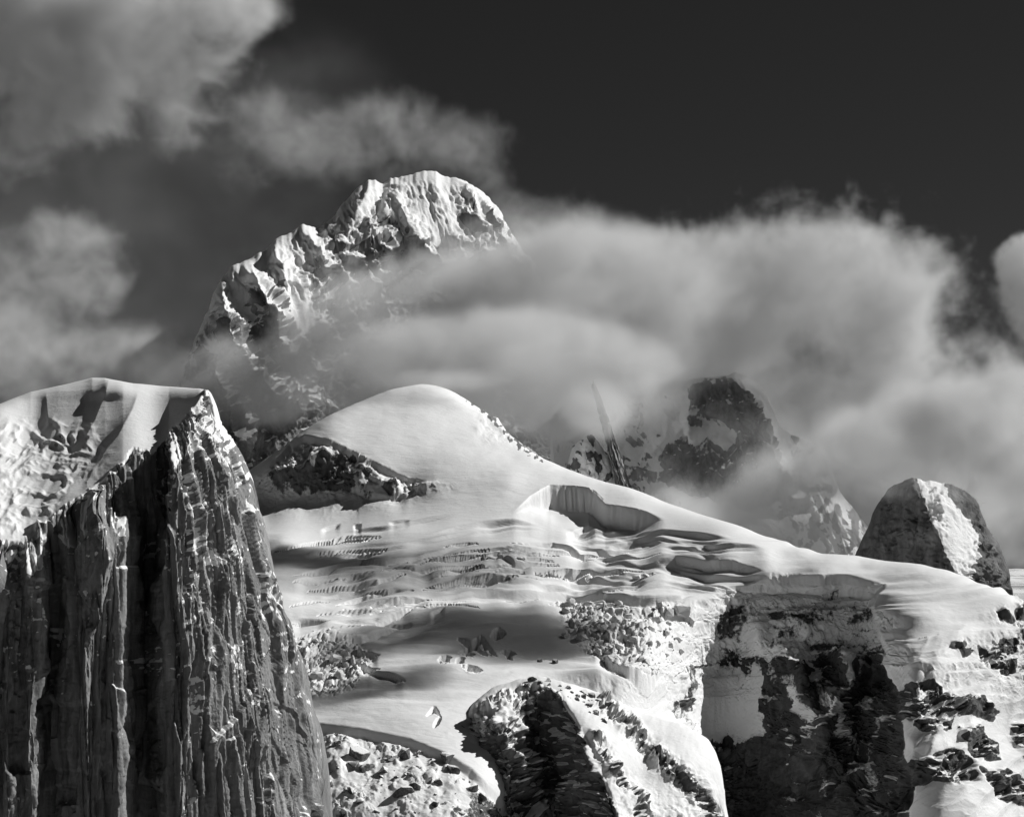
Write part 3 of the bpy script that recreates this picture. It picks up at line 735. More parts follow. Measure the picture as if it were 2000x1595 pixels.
caps5 = ([(414, 580), (430, 548), (465, 515), (520, 488), (548, 515), (525, 540), (480, 548), (445, 566)], [(528, 475), (560, 455), (595, 436), (628, 444), (615, 480), (592, 498), (565, 488), (545, 500)], [(560, 540), (585, 545), (600, 600), (606, 640), (580, 650), (560, 590)],
         [(655, 425), (690, 372), (722, 348), (750, 358), (752, 385), (725, 400), (700, 430), (670, 440)], [(790, 342), (835, 328), (890, 345), (905, 360), (880, 390), (890, 440), (880, 480), (850, 470), (830, 430), (810, 390)])
def capm5(X, Y, w=6):
    p = np.stack([X, Y], -1); X = X + 8 * fbm(p / 20, 3, 341); Y = Y + 8 * fbm(p / 20, 3, 342)
    m = 0
    for q in caps5: m = np.maximum(m, soft_poly(q, X, Y, w))
    return m
def snow5(X, Y, n, pxy, r):
    g = lambda x, y, rx, ry, a=1.: a * np.exp(-((X - x) / rx) ** 2 - ((Y - y) / ry) ** 2)
    s = .30 + 1.0 * sm(.22, .62, n[..., 2]) + .22 * fbm(pxy / 14, 4, 301) + (1 - r) * .6
    s -= g(950, 450, 55, 70, .45) + g(760, 460, 60, 25, .25) + g(520, 590, 30, 50, .4) + g(670, 500, 70, 22, .3) + .55 * sm(600, 680, Y) + .15 * sm(470, 540, Y)
    s += .3 * sm(660, 600, X) * sm(100, 40, Y - np.interp(X, [q[0] for q in sky5], [q[1] for q in sky5])) + .6 * capm5(X, Y) + .22 * sm(470, 400, Y) + g(700, 420, 30, 40, .25) + g(820, 440, 60, 40, .2) + g(880, 470, 20, 50, .3) + g(590, 620, 22, 50, .5)
    return s
def pre5(X, Y, p):
    X = X + 6 * fbm(p / 30, 3, 291); Y = Y + 6 * fbm(p / 30, 3, 292)
    D = 0
    for q, w, a in (([(722, 348), (706, 400), (680, 450), (660, 520)], 60, 80), ([(778, 345), (772, 390), (800, 440), (835, 500), (850, 560)], 50, 60), ([(845, 350), (862, 400), (878, 450), (905, 520)], 38, 40), ([(905, 350), (930, 400), (945, 460), (950, 540)], 50, 80), ([(955, 390), (985, 450), (1000, 520)], 40, 100),
                    ([(745, 400), (735, 440), (760, 500)], 36, 70), ([(590, 438), (622, 480), (640, 540)], 40, 110), ([(530, 470), (552, 520), (560, 560)], 36, 90), ([(468, 515), (505, 550), (530, 600), (560, 690), (580, 740)], 60, 150), ([(425, 560), (450, 640), (490, 720), (560, 790), (600, 830)], 60, 160), ([(400, 640), (425, 740), (460, 830), (480, 900)], 60, 140)):
        D = D - spur(X, Y, q, w, a)
    return D
def dep5(X, Y, dt):
    dc = blur(np.interp(X[0], [300, 380, 415, 465, 533, 590, 665, 720, 835, 910, 970, 1030, 1110, 1260], [8150, 8320, 8400, 8520, 8710, 8850, 9060, 9230, 9400, 9490, 9570, 9640, 9700, 9750]), 20, 0)[None]
    return dc - 2.41 * (1.05 * np.minimum(dt, 120) + .40 * np.maximum(dt - 120, 0))
mountain('summit_massif', sky5, c5, 300, 1260, 2.0, 960, 1.0, 300, snow5, 'distant rocky summit streaked with snow, rising out of the cloud bank', rock=rock5, crest=60, pre=pre5, csize=24.0, bk=13.0, jit=3.0, crest2=40.0, dfn=dep5, bg=48.0, flute=9.0)

# ------------------------------------------------------------------ right hand shoulder seen through the gap in the cloud
sky6 = [(1080, 690), (1150, 690), (1200, 700), (1250, 718), (1290, 738), (1330, 745), (1342, 744), (1350, 740), (1380, 738), (1420, 733), (1436, 726), (1460, 735), (1490, 762), (1505, 790), (1520, 830), (1545, 850), (1590, 862), (1610, 880), (1640, 960), (1720, 1060)]
c6 = [(1080, 690, 8000), (1200, 700, 7960), (1330, 745, 7900), (1420, 735, 7840), (1490, 762, 7860), (1545, 850, 7800), (1610, 880, 7850), (1720, 1060, 7900),
      (1250, 800, 7760), (1300, 820, 7660), (1320, 860, 7560), (1240, 860, 7650), (1350, 790, 7800), (1400, 800, 7720), (1460, 810, 7660), (1360, 830, 7720), (1400, 850, 7640), (1440, 870, 7560), (1500, 860, 7580), (1350, 900, 7480), (1400, 920, 7440), (1480, 930, 7430), (1540, 900, 7590), (1590, 900, 7700), (1540, 960, 7420), (1300, 950, 7450),
      (1180, 800, 7800), (1150, 880, 7640), (1180, 960, 7500), (1400, 1000, 7300), (1550, 1020, 7300), (1100, 1000, 7500), (1600, 1100, 7250), (1300, 1080, 7200)]
def rock6(X, Y):
    g = lambda x, y, rx, ry, a=1.: a * np.exp(-((X - x) / rx) ** 2 - ((Y - y) / ry) ** 2)
    return np.clip(.12 + mask6(X, Y, 14) + .5 * sm(1290, 1250, X), .06, 1)
dark6 = ([(1338, 748), (1380, 738), (1420, 735), (1440, 738), (1475, 775), (1500, 830), (1470, 850), (1440, 848), (1400, 818), (1365, 802), (1340, 785)],
         [(1290, 880), (1335, 850), (1350, 868), (1390, 862), (1420, 880), (1445, 850), (1480, 800), (1515, 850), (1535, 900), (1548, 960), (1500, 990), (1400, 975), (1300, 950)],
         [(1548, 878), (1560, 880), (1580, 905), (1590, 930), (1560, 925)], [(1340, 815), (1365, 822), (1385, 845), (1360, 838)])
def mask6(X, Y, w=5):
    p = np.stack([X, Y], -1); X = X + 7 * fbm(p / 18, 3, 336); Y = Y + 7 * fbm(p / 18, 3, 337)
    m = 0
    for q in dark6: m = np.maximum(m, soft_poly(q, X, Y, w))
    return m
def pre6(X, Y, p):
    X = X + 6 * fbm(p / 26, 3, 391); Y = Y + 6 * fbm(p / 26, 3, 392)
    D = 0
    for q, w, a in (([(1436, 724), (1475, 790), (1500, 850), (1530, 930), (1560, 1010)], 55, 130), ([(1345, 742), (1345, 790), (1352, 840)], 26, 40), ([(1300, 740), (1325, 800), (1335, 870), (1310, 950)], 50, 80), ([(1400, 850), (1420, 900), (1400, 970)], 40, 70), ([(1250, 730), (1265, 830), (1240, 940)], 60, 110), ([(1560, 850), (1590, 900), (1600, 960)], 40, 70), ([(1460, 860), (1470, 920), (1450, 1000)], 36, 60)):
        D = D - spur(X, Y, q, w, a)
    return D + 70 * np.exp(-((X - 1375) / 42) ** 2 - ((Y - 825) / 26) ** 2)
def snow6(X, Y, n, pxy, r):
    return 1.0 - 1.0 * mask6(X, Y) + .45 * sm(.5, .8, n[..., 2]) * mask6(X, Y) + .3 * fbm(pxy / np.array([10, 18.]), 4, 331) - .55 * sm(.4, .15, n[..., 2]) - .5 * sm(.0, .4, fbm(pxy / 30, 3, 339)) * sm(1290, 1260, X) - .3 * sm(940, 1000, Y) - .7 * sm(.0, .3, fbm(pxy / np.array([20, 30.]), 4, 338)) * sm(1530, 1560, X)
def snow6_old(X, Y, n, pxy, r):
    g = lambda x, y, rx, ry, a=1.: a * np.exp(-((X - x) / rx) ** 2 - ((Y - y) / ry) ** 2)
    return .05 + 1.0 * sm(.25, .7, n[..., 2]) + .2 * fbm(pxy / 14, 4, 331) + (1 - r) * .75 - g(1400, 920, 90, 60, .4) - g(1410, 780, 55, 45, .55) + g(1140, 920, 40, 30, .3)
mountain('snowy_shoulder', sky6, c6, 1080, 1720, 2.0, 1120, .7, 330, snow6, 'broken rock and snow shoulder showing through a gap in the clouds', rock=rock6, crest=40, pre=pre6, csize=30.0, bk=34.0, tone_k=1.5)

# ------------------------------------------------------------------ rock hump and leaning fin behind the ridge
sky7 = [(1080, 1000), (1096, 940), (1108, 905), (1118, 880), (1130, 862), (1142, 852), (1156, 850), (1170, 866), (1186, 890), (1200, 915), (1226, 960), (1250, 1000)]
c7 = [(1080, 1000, 6990), (1108, 905, 6960), (1142, 852, 6940), (1170, 866, 6950), (1226, 960, 6960), (1130, 900, 6890), (1160, 900, 6880), (1110, 960, 6890), (1170, 950, 6830), (1205, 950, 6880), (1120, 1010, 6820), (1200, 1010, 6830)]
mountain('rock_hump', sky7, c7, 1080, 1250, 1.6, 1015, .45, 360, lambda X, Y, n, p, r: .95 - .9 * sm(.0, .3, fbm(p / np.array([14, 20.]), 3, 361)) + .2 * sm(.4, .7, n[..., 2]) - .4 * sm(890, 850, Y),
         'snow streaked hump of rock at the foot of the leaning fin', crest=30, back=(8, 15, 30), jit=4.0, csize=22.0, bk=20.0)
tt = np.linspace(0, 1, 150)[:, None]; aa = np.linspace(-1, 1, 41)[None]
fx = 1158 + 64 * tt ** .95; fy = 748 + 218 * tt
hw = (2.0 + 12.5 * tt ** .8) * (1 + .12 * fbm(np.stack([tt * 14, 0 * tt], -1), 3, 371))
Xf = fx + aa * hw + 2.2 * fbm(np.stack([tt * 16 + 0 * aa, aa * 2.0 + 0 * tt], -1), 3, 372); Yf = fy + 0 * aa - aa * 5
wob_ = np.stack([aa * 7 + 0 * tt, tt * 5 + 0 * aa], -1)
Df = 6800 + 55 * np.abs(aa + .2) ** 1.5 - 16 * ridged(wob_ * np.array([.8, .5]), 3, 373) - 10 * cells(aa * 5 + 0 * tt, tt * 9 + 0 * aa, 41) - 60 * tt
Pf = W(Xf, Yf, Df)
Pf = np.concatenate([Pf[:, :1] + np.array([25, 160, -10.]), Pf, Pf[:, -1:] + np.array([-5, 160, -10.])], 1)
sf = np.clip(.05 + .55 * sm(.2, .6, fbm(np.stack([Xf / 7, Yf / 16], -1), 3, 374)), 0, .48)
sf = np.concatenate([sf[:, :1], sf, sf[:, -1:]], 1)
o = grid_mesh('rock_fin', Pf, {'snow': sf, 'tone': 1.5 + 0 * sf}, M_PEAK)
tag(o, 'narrow leaning fin of dark rock half lost in mist behind the glacier ridge', 'rock fin')

# ------------------------------------------------------------------ rounded rock tower at the right
sky8 = [(1640, 1130), (1668, 1090), (1690, 1042), (1712, 985), (1728, 962), (1745, 948), (1775, 939), (1792, 936), (1820, 938), (1850, 945), (1880, 955), (1902, 968), (1915, 995), (1924, 1020), (1936, 1040), (1955, 1065), (1966, 1095), (1975, 1142), (1985, 1200)]
c8 = [(1640, 1130, 6500), (1668, 1090, 6500), (1712, 985, 6480), (1745, 948, 6480), (1792, 936, 6460), (1850, 945, 6480), (1902, 968, 6520), (1936, 1040, 6560), (1966, 1095, 6600), (1985, 1200, 6640),
      (1790, 960, 6390), (1806, 985, 6350), (1818, 1020, 6310), (1836, 1060, 6280), (1858, 1110, 6240), (1880, 1170, 6190),
      (1770, 985, 6400), (1740, 1040, 6430), (1780, 1060, 6370), (1700, 1080, 6470), (1760, 1120, 6380), (1820, 1120, 6280), (1700, 1200, 6420), (1800, 1200, 6280),
      (1840, 980, 6390), (1870, 1020, 6370), (1890, 1080, 6330), (1920, 1060, 6440), (1940, 1110, 6450), (1900, 1140, 6310), (1950, 1200, 6400)]
def snow8(X, Y, n, pxy, r):
    q = [(1790, 930), (1806, 985), (1818, 1020), (1836, 1060), (1858, 1110), (1880, 1170)]
    xr = np.interp(Y, [b for a, b in q], [a for a, b in q])
    right = sm(-3, 8, X - xr)
    xk = np.interp(Y, [930, 960, 985, 1010, 1040, 1060, 1100, 1130, 1200], [1838, 1848, 1862, 1882, 1906, 1914, 1903, 1888, 1880]) + 9 * fbm(pxy / 16, 3, 381)
    s = right * sm(6, -6, X - xk) * 1.1 + .15 * fbm(pxy / 9, 3, 382) - .5 * np.exp(-((X - 1835) / 9.0) ** 2 - ((Y - 1025) / 22.0) ** 2)
    return s + .35 * sm(.4, .7, n[..., 2])
def rock8(X, Y):
    return np.clip(1 - 1.0 * np.exp(-((X - 1868) / 40.0) ** 2 - ((Y - 1050) / 80.0) ** 2) - .35 * sm(1800, 1700, X), .05, 1)
mountain('rock_tower', sky8, c8, 1640, 1985, 1.8, 1220, .4, 380, snow8, 'dark rounded rock tower with a bright snow slope on its right flank', crest=30, rock=rock8, back=(10, 30, 50), smooth=2, tone_k=.7, csize=60.0, bk=44.0, jit=3.0)

# ------------------------------------------------------------------ loose blocks of ice and rock
import bmesh
def ice_material():
    m, nt, bs, L = new_mat('snowy_ice')
    tc = node(nt, 'ShaderNodeTexCoord'); ge = node(nt, 'ShaderNodeNewGeometry'); sx = node(nt, 'ShaderNodeSeparateXYZ')
    L.new(ge.outputs['Normal'], sx.inputs[0])
    n1 = node(nt, 'ShaderNodeTexNoise', i_Scale=.12, i_Detail=5.0, i_Roughness=.6); L.new(ge.outputs['Position'], n1.inputs['Vector'])
    ad = node(nt, 'ShaderNodeMath', operation='MULTIPLY_ADD', i_1=.5); L.new(n1.outputs[0], ad.inputs[0]); L.new(sx.outputs[2], ad.inputs[2])
    mr = node(nt, 'ShaderNodeMapRange'); mr.inputs[1].default_value = .5; mr.inputs[2].default_value = .8; mr.inputs[3].default_value = .62; mr.inputs[4].default_value = .86
    L.new(ad.outputs[0], mr.inputs[0]); L.new(mr.outputs[0], bs.inputs['Base Color'])
    bs.inputs['Roughness'].default_value = .6; bs.inputs['Specular IOR Level'].default_value = .25
    bp = node(nt, 'ShaderNodeBump', i_Strength=.7, i_Distance=1.5); L.new(n1.outputs[0], bp.inputs['Height']); L.new(bp.outputs[0], bs.inputs['Normal'])
    return m
def boulder_material():
    m, nt, bs, L = new_mat('snow_dusted_rock')
    ge = node(nt, 'ShaderNodeNewGeometry'); sx = node(nt, 'ShaderNodeSeparateXYZ')
    L.new(ge.outputs['Normal'], sx.inputs[0])
    n1 = node(nt, 'ShaderNodeTexNoise', i_Scale=.2, i_Detail=6.0, i_Roughness=.65); L.new(ge.outputs['Position'], n1.inputs['Vector'])
    ad = node(nt, 'ShaderNodeMath', operation='MULTIPLY_ADD', i_1=.7); L.new(n1.outputs[0], ad.inputs[0]); L.new(sx.outputs[2], ad.inputs[2])
    mr = node(nt, 'ShaderNodeMapRange'); mr.inputs[1].default_value = .72; mr.inputs[2].default_value = .9
    L.new(ad.outputs[0], mr.inputs[0])
    rk = node(nt, 'ShaderNodeMapRange'); rk.inputs[1].default_value = .3; rk.inputs[2].default_value = .7; rk.inputs[3].default_value = .03; rk.inputs[4].default_value = .2
    L.new(n1.outputs[0], rk.inputs[0])
    cm = node(nt, 'ShaderNodeMix', data_type='FLOAT', i_3=.84); L.new(mr.outputs[0], cm.inputs[0]); L.new(rk.outputs[0], cm.inputs[2])
    L.new(cm.outputs[0], bs.inputs['Base Color']); bs.inputs['Roughness'].default_value = .8; bs.inputs['Specular IOR Level'].default_value = .2
    bp = node(nt, 'ShaderNodeBump', i_Strength=.8, i_Distance=2.0); L.new(n1.outputs[0], bp.inputs['Height']); L.new(bp.outputs[0], bs.inputs['Normal'])
    return m
M_ICE = ice_material(); M_BOULDER = boulder_material()

def chunk_mesh(name, seed, mat, boxy=.6):
    rr = random.Random(seed); bm = bmesh.new()
    for k in range(15):
        while True:
            p = Vector((rr.uniform(-1, 1), rr.uniform(-1, 1), rr.uniform(-1, 1)))
            if p.length < 1.25: break
        m_ = max(abs(p.x), abs(p.y), abs(p.z))
        p = p / (m_ ** boxy * p.length ** (1 - boxy)) * rr.uniform(.82, 1.0)
        bm.verts.new(p)
    r = bmesh.ops.convex_hull(bm, input=bm.verts)
    bmesh.ops.delete(bm, geom=[v for v in bm.verts if not v.link_faces], context='VERTS')
    bmesh.ops.bevel(bm, geom=list(bm.edges), offset=.05, segments=1, affect='EDGES', clamp_overlap=True)
    me = bpy.data.meshes.new(name); bm.to_mesh(me); bm.free(); me.materials.append(mat)
    return me
ICE = [chunk_mesh('ice_block', 900 + k, M_ICE, .75) for k in range(9)]
ROCK = [chunk_mesh('boulder', 950 + k, M_BOULDER, .45) for k in range(9)]
rnd = random.Random(5)
def on(Pg, Xg, Yg, x, y):
    """ground point of a landform at a place"""
    j = int(round((x - Xg[0, 0]) / (Xg[0, 1] - Xg[0, 0]))); j = max(0, min(Xg.shape[1] - 1, j))
    i = int(np.argmin(np.abs(Yg[:, j] - y)))
    return Pg[i, j]
def zone_label(size, x, y):
    """say how big the block is and what it lies next to"""
    big = 'large' if size >= 20 else ('middling' if size >= 11 else 'small')
    near = 'right under the long ice step' if y < 1186 else ('at the edge of the shadowed cirque' if x > 1290 and y < 1230 else ('beside the fluted snow chute' if x > 1290 else ('on the snowy left margin' if x < 1150 else ('above the serac wall at its foot' if y > 1255 else 'in its crowded middle'))))
    return '%s angular ice block of the icefall, %s' % (big, near)
def chunk(kind, x, y, size, label, group, where=None, aspect=(1, 1, 1), sink=.45):
    Pg, Xg, Yg = where or (P2, X2, Y2)
    p = on(Pg, Xg, Yg, x, y)
    r = size * .5 * T * p[1] / 1000.0
    me = rnd.choice(ICE if kind == 'ice_block' else ROCK)
    if label is None: label = zone_label(size, x, y)
    o = bpy.data.objects.new(kind, me); col.objects.link(o)
    sz = r * aspect[2] * rnd.uniform(.7, 1.1)
    o.scale = (r * aspect[0] * rnd.uniform(.8, 1.15), r * aspect[1] * rnd.uniform(.8, 1.3), sz)
    o.rotation_euler = (rnd.uniform(-.35, .35), rnd.uniform(-.35, .35), rnd.uniform(0, 6.28))
    o.location = (p[0], p[1], p[2] + sz * (1 - 2 * sink))
    tag(o, label, 'ice block' if kind == 'ice_block' else 'boulder', group)
    return o
L_FALL = None
big_blocks = [(1330, 1192, 34), (1345, 1205, 30), (1308, 1190, 22), (1205, 1200, 24), (1185, 1190, 20), (1228, 1192, 20), (1200, 1222, 24), (1178, 1232, 20), (1120, 1222, 20), (1135, 1245, 22), (1236, 1246, 18), (1210, 1258, 20), (1222, 1272, 18),
              (1150, 1200, 16), (1260, 1205, 18), (1285, 1215, 22), (1300, 1240, 18), (1270, 1260, 16), (1250, 1285, 18), (1265, 1292, 16), (1190, 1265, 16), (1310, 1265, 16), (1165, 1215, 18), (1240, 1222, 16), (1105, 1240, 18)]
for x, y, s_ in big_blocks:
    chunk('ice_block', x, y, s_, L_FALL, 'ice blocks in the icefall', sink=.35)
fallpoly = [(1095, 1172), (1180, 1164), (1320, 1178), (1365, 1192), (1345, 1260), (1305, 1310), (1265, 1330), (1195, 1290), (1125, 1240)]
n = 0
while n < 120:
    x, y = rnd.uniform(1090, 1370), rnd.uniform(1160, 1330)
    if inpoly(fallpoly, np.array([x]), np.array([y]))[0]:
        chunk('ice_block', x, y, 4 + 15 * rnd.random() ** 3, L_FALL, 'ice blocks in the icefall'); n += 1
def left_label(s_): return '%s broken ice block in the heap beside the granite pillar' % ('big' if s_ > 15 else ('middling' if s_ > 8 else 'little'))
for k in range(40):
    x = rnd.gauss(640, 34); y = rnd.gauss(1280, 26)
    s_ = 4 + 24 * rnd.random() ** 3.2
    chunk('ice_block', max(585, x), y, s_, left_label(s_), 'ice blocks beside the pillar')
L_TOP = 'small ice block scattered on the snow of the rounded ice cliff'
for k in range(26):
    chunk('ice_block', rnd.gauss(1425, 24), rnd.gauss(1315, 16), 6 + 12 * rnd.random() ** 2, L_TOP, 'ice blocks on the ice cliff')
for x, y, s_ in [(1242, 1092, 0), (1244, 1106, 22), (1262, 1110, 14), (1275, 1112, 10)]:
    if s_: chunk('ice_block', x, y, s_, 'pale ice block sitting in the hollow below the ice steps', 'ice blocks in the hollow', sink=.3)
L_PIT = 'tilted ice block standing between the cracks of the pit'
for x, y, s_ in [(930, 1262, 26), (945, 1272, 20), (908, 1268, 16), (952, 1258, 16)]:
    chunk('ice_block', x, y, s_, L_PIT, 'ice blocks in the cracked pit', sink=.5)
# boulders
def kn_label(s_, x): return '%s boulder on the crest of the rock knoll, %s' % ('stout' if s_ >= 14 else 'tiny', 'at its rounded summit' if x < 1090 else ('along the snow ridge' if x < 1160 else 'beside the icefall tongue'))
W3 = (P3, X3, Y3)
for x, y, s_ in [(1040, 1330, 20), (1055, 1334, 16), (1030, 1338, 14), (1070, 1330, 14), (1085, 1308, 0), (1110, 1345, 14), (1140, 1352, 18), (1155, 1360, 20), (1170, 1372, 18), (1150, 1378, 14), (1185, 1385, 18), (1195, 1400, 16), (1128, 1366, 12), (1165, 1395, 14), (1205, 1410, 20), (1180, 1410, 12)]:
    if s_: chunk('boulder', x, y, s_, kn_label(s_, x), 'boulders on the knoll', W3, sink=.35)
for k in range(34):
    t_ = rnd.random(); x = 1020 + 200 * t_ + rnd.gauss(0, 10); y = 1334 + 75 * t_ ** 1.6 + rnd.gauss(0, 10)
    chunk('boulder', x, max(y, 1332 + 70 * t_ ** 2), 4 + 8 * rnd.random() ** 2, kn_label(5, x), 'boulders on the knoll', W3)
for x, y, s_ in [(1054, 1300, 13), (1084, 1305, 15)]:
    chunk('boulder', x, y, s_, 'lone boulder on the bright snow just above the rock knoll', 'boulders above the knoll', sink=.3)
def rub_label(size, x, y):
    big = 'big dark' if size >= 28 else ('middling' if size >= 13 else 'little')
    ye = np.interp(x, [e[0] for e in edge], [e[1] for e in edge])
    near = 'close to the granite pillar' if x < 690 else ('just below the glacier edge' if y < ye + 45 else ('next to the rock knoll' if x > 900 else 'out on the open snow'))
    return '%s snow dusted boulder of the rubble slope, %s' % (big, near)
for x, y, s_ in [(700, 1470, 48), (715, 1490, 36), (690, 1488, 30), (790, 1465, 36), (770, 1478, 24), (875, 1475, 34), (885, 1495, 26), (915, 1525, 34), (940, 1540, 26), (830, 1522, 34), (855, 1522, 24), (790, 1548, 44), (810, 1540, 26), (640, 1530, 26), (690, 1545, 30), (705, 1570, 24), (750, 1500, 22), (960, 1570, 24), (660, 1450, 20), (850, 1570, 22), (900, 1580, 20)]:
    chunk('boulder', x, y, s_, rub_label(s_, x, y), 'boulders on the rubble slope', sink=.5)
for k in range(150):
    x = rnd.uniform(618, 1000); ye = np.interp(x, [e[0] for e in edge], [e[1] for e in edge])
    y = rnd.uniform(ye + 6, 1605)
    sz_ = 3 + 12 * rnd.random() ** 4.5
    if y > ye: chunk('boulder', x, y, sz_, rub_label(sz_, x, y), 'boulders on the rubble slope', sink=.5)

# ------------------------------------------------------------------ clouds: fog grids built from soft puffs broken up by turbulence
cloud_mats = {}
def cloud_material(dens, aniso=0.0, albedo=0.98):
    key = (dens, aniso, albedo)
    if key in cloud_mats: return cloud_mats[key]
    m = bpy.data.materials.new('cloud_vapour'); m.use_nodes = True
    nt = m.node_tree; nt.nodes.clear()
    pv = node(nt, 'ShaderNodeVolumePrincipled')
    pv.inputs['Color'].default_value = (albedo, albedo, albedo, 1)
    pv.inputs['Density'].default_value = dens
    pv.inputs['Anisotropy'].default_value = aniso
    ou = node(nt, 'ShaderNodeOutputMaterial')
    nt.links.new(pv.outputs[0], ou.inputs['Volume'])
    cloud_mats[key] = m
    return m

def cloud(puffs, label, dens=0.004, vox=14.0, turb=260.0, amp=0.9, gain=1.5, seed=0.0, thr=0.0, aniso=0.1, stretch=(1, 1, 1), rough=.6, pw=1.7, fray=.4, boost=1.2, spread=1.25):
    """puffs: (x, y, distance, rx, ry in photograph pixels, depth radius in metres, strength)"""
    C = []; R = []; S = []
    for (x, y, D, rx, ry, rd, st) in puffs:
        k = T * D / 1000.0
        C.append(W(x, y, D)); R.append((rx * k * spread, rd * spread, ry * k * spread)); S.append(st)
    C = np.array(C); R = np.array(R)
    lo = (C - R).min(0); hi = (C + R).max(0)
    base = (lo + hi) / 2
    ng = bpy.data.node_groups.new('cloud_vapour', 'GeometryNodeTree')
    ng.interface.new_socket('Geometry', in_out='OUTPUT', socket_type='NodeSocketGeometry')
    N = ng.nodes; L = ng.links
    def mt(op, a, b=None, c=None):
        n = N.new('ShaderNodeMath'); n.operation = op
        for k, v in enumerate((a, b, c)):
            if v is None: continue
            if isinstance(v, (int, float)): n.inputs[k].default_value = v
            else: L.new(v, n.inputs[k])
        return n.outputs[0]
    def vm(op, a, b):
        n = N.new('ShaderNodeVectorMath'); n.operation = op
        L.new(a, n.inputs[0])
        if isinstance(b, (tuple, list)): n.inputs[1].default_value = b
        else: L.new(b, n.inputs[1])
        return n
    pos = N.new('GeometryNodeInputPosition').outputs[0]
    tot = None
    for c, r, s in zip(C, R, S):
        q = vm('SUBTRACT', pos, tuple(c - base)).outputs[0]
        q = vm('MULTIPLY', q, tuple(1 / r)).outputs[0]
        d = vm('DOT_PRODUCT', q, q).outputs['Value']
        f = mt('MAXIMUM', mt('SUBTRACT', 1.0, d), 0.0)
        f = mt('MULTIPLY', mt('MULTIPLY', f, f), float(s))
        tot = f if tot is None else mt('ADD', tot, f)
    tot = mt('MINIMUM', tot, 1.0)
    nv = vm('MULTIPLY', pos, tuple(np.array(stretch) / turb)).outputs[0]
    nv = vm('ADD', nv, (seed, seed * 1.7, seed * .6)).outputs[0]
    nz = N.new('ShaderNodeTexNoise'); nz.inputs['Scale'].default_value = 1.0; nz.inputs['Detail'].default_value = 8.0
    nz.inputs['Roughness'].default_value = rough; nz.inputs['Distortion'].default_value = 0.35
    L.new(nv, nz.inputs['Vector'])
    # billows: the puffs are eaten away where the turbulence is weak, then frayed by a finer one
    def eat(out, lo_, hi_, k):
        m_ = N.new('ShaderNodeMapRange'); m_.inputs[1].default_value = lo_; m_.inputs[2].default_value = hi_; m_.inputs[3].default_value = k; m_.inputs[4].default_value = 0.0
        L.new(out, m_.inputs[0]); return m_.outputs[0]
    nv2 = vm('MULTIPLY', nv, (3.7, 3.7, 3.7)).outputs[0]
    nz2 = N.new('ShaderNodeTexNoise'); nz2.inputs['Scale'].default_value = 1.0; nz2.inputs['Detail'].default_value = 3.0; nz2.inputs['Roughness'].default_value = .5; nz2.inputs['Distortion'].default_value = .8
    L.new(nv2, nz2.inputs['Vector'])
    den = mt('SUBTRACT', mt('SUBTRACT', mt('MULTIPLY', tot, boost), eat(nz.outputs[0], .36, .64, amp)), eat(nz2.outputs[0], .35, .65, fray))
    den = mt('MINIMUM', mt('MAXIMUM', mt('MULTIPLY', den, gain), 0.0), 1.0)
    den = mt('POWER', den, pw)
    vc = N.new('GeometryNodeVolumeCube')
    L.new(den, vc.inputs['Density'])
    vc.inputs['Background'].default_value = 0.0
    vc.inputs['Min'].default_value = tuple(lo - base); vc.inputs['Max'].default_value = tuple(hi - base)
    for k, ax in enumerate('XYZ'):
        vc.inputs['Resolution ' + ax].default_value = int(max(8, (hi - lo)[k] / vox))
    smn = N.new('GeometryNodeSetMaterial'); smn.inputs['Material'].default_value = cloud_material(dens, aniso)
    L.new(vc.outputs[0], smn.inputs['Geometry'])
    out = N.new('NodeGroupOutput'); L.new(smn.outputs[0], out.inputs[0])
    me = bpy.data.meshes.new('cloud')
    me.materials.append(cloud_material(dens, aniso))
    o = bpy.data.objects.new('cloud', me); col.objects.link(o); o.location = tuple(base)
    md = o.modifiers.new('vapour', 'NODES'); md.node_group = ng
    tag(o, label, 'cloud', kind='stuff')
    return o

# the bank that hides the foot of the summit
cloud([(640, 710, 8000, 160, 120, 260, .8), (740, 680, 7500, 260, 150, 350, 1.2), (860, 720, 7300, 260, 120, 300, 1.2), (770, 665, 7900, 280, 190, 440, 1.3), (900, 660, 7700, 330, 200, 460, 1.4), (1080, 620, 7500, 340, 230, 480, 1.5), (1260, 620, 7600, 300, 220, 460, 1.4), (1120, 520, 8200, 220, 130, 320, .8),
       (1420, 600, 7800, 320, 200, 420, 1.4), (1640, 560, 7800, 190, 170, 340, 1.5), (1730, 580, 7800, 110, 130, 220, 1.2), (1560, 690, 8000, 340, 200, 330, 1.3), (1700, 830, 7900, 230, 180, 300, 1.3), (1340, 700, 8200, 200, 110, 200, .9)],
      'long grey cloud bank drifting across the foot of the rocky summit', dens=.008, turb=560, amp=1.25, gain=.66, seed=4.3, vox=14, fray=.45, boost=1.6)
cloud([(690, 740, 7500, 230, 110, 260, 1.0), (850, 742, 6390, 200, 42, 120, 1.2), (880, 710, 6800, 320, 140, 300, 1.5), (1060, 730, 6900, 300, 150, 300, 1.5), (1190, 760, 7000, 230, 150, 260, 1.3), (1165, 800, 6450, 110, 80, 150, 1.5), (1060, 840, 7300, 190, 120, 230, 1.2), (760, 800, 7600, 210, 100, 230, .9), (1230, 860, 7150, 90, 110, 130, .8)],
      'low grey fog lying on top of the rounded snow dome', dens=.009, turb=480, amp=.9, gain=.75, seed=7.0, vox=14, boost=1.45)
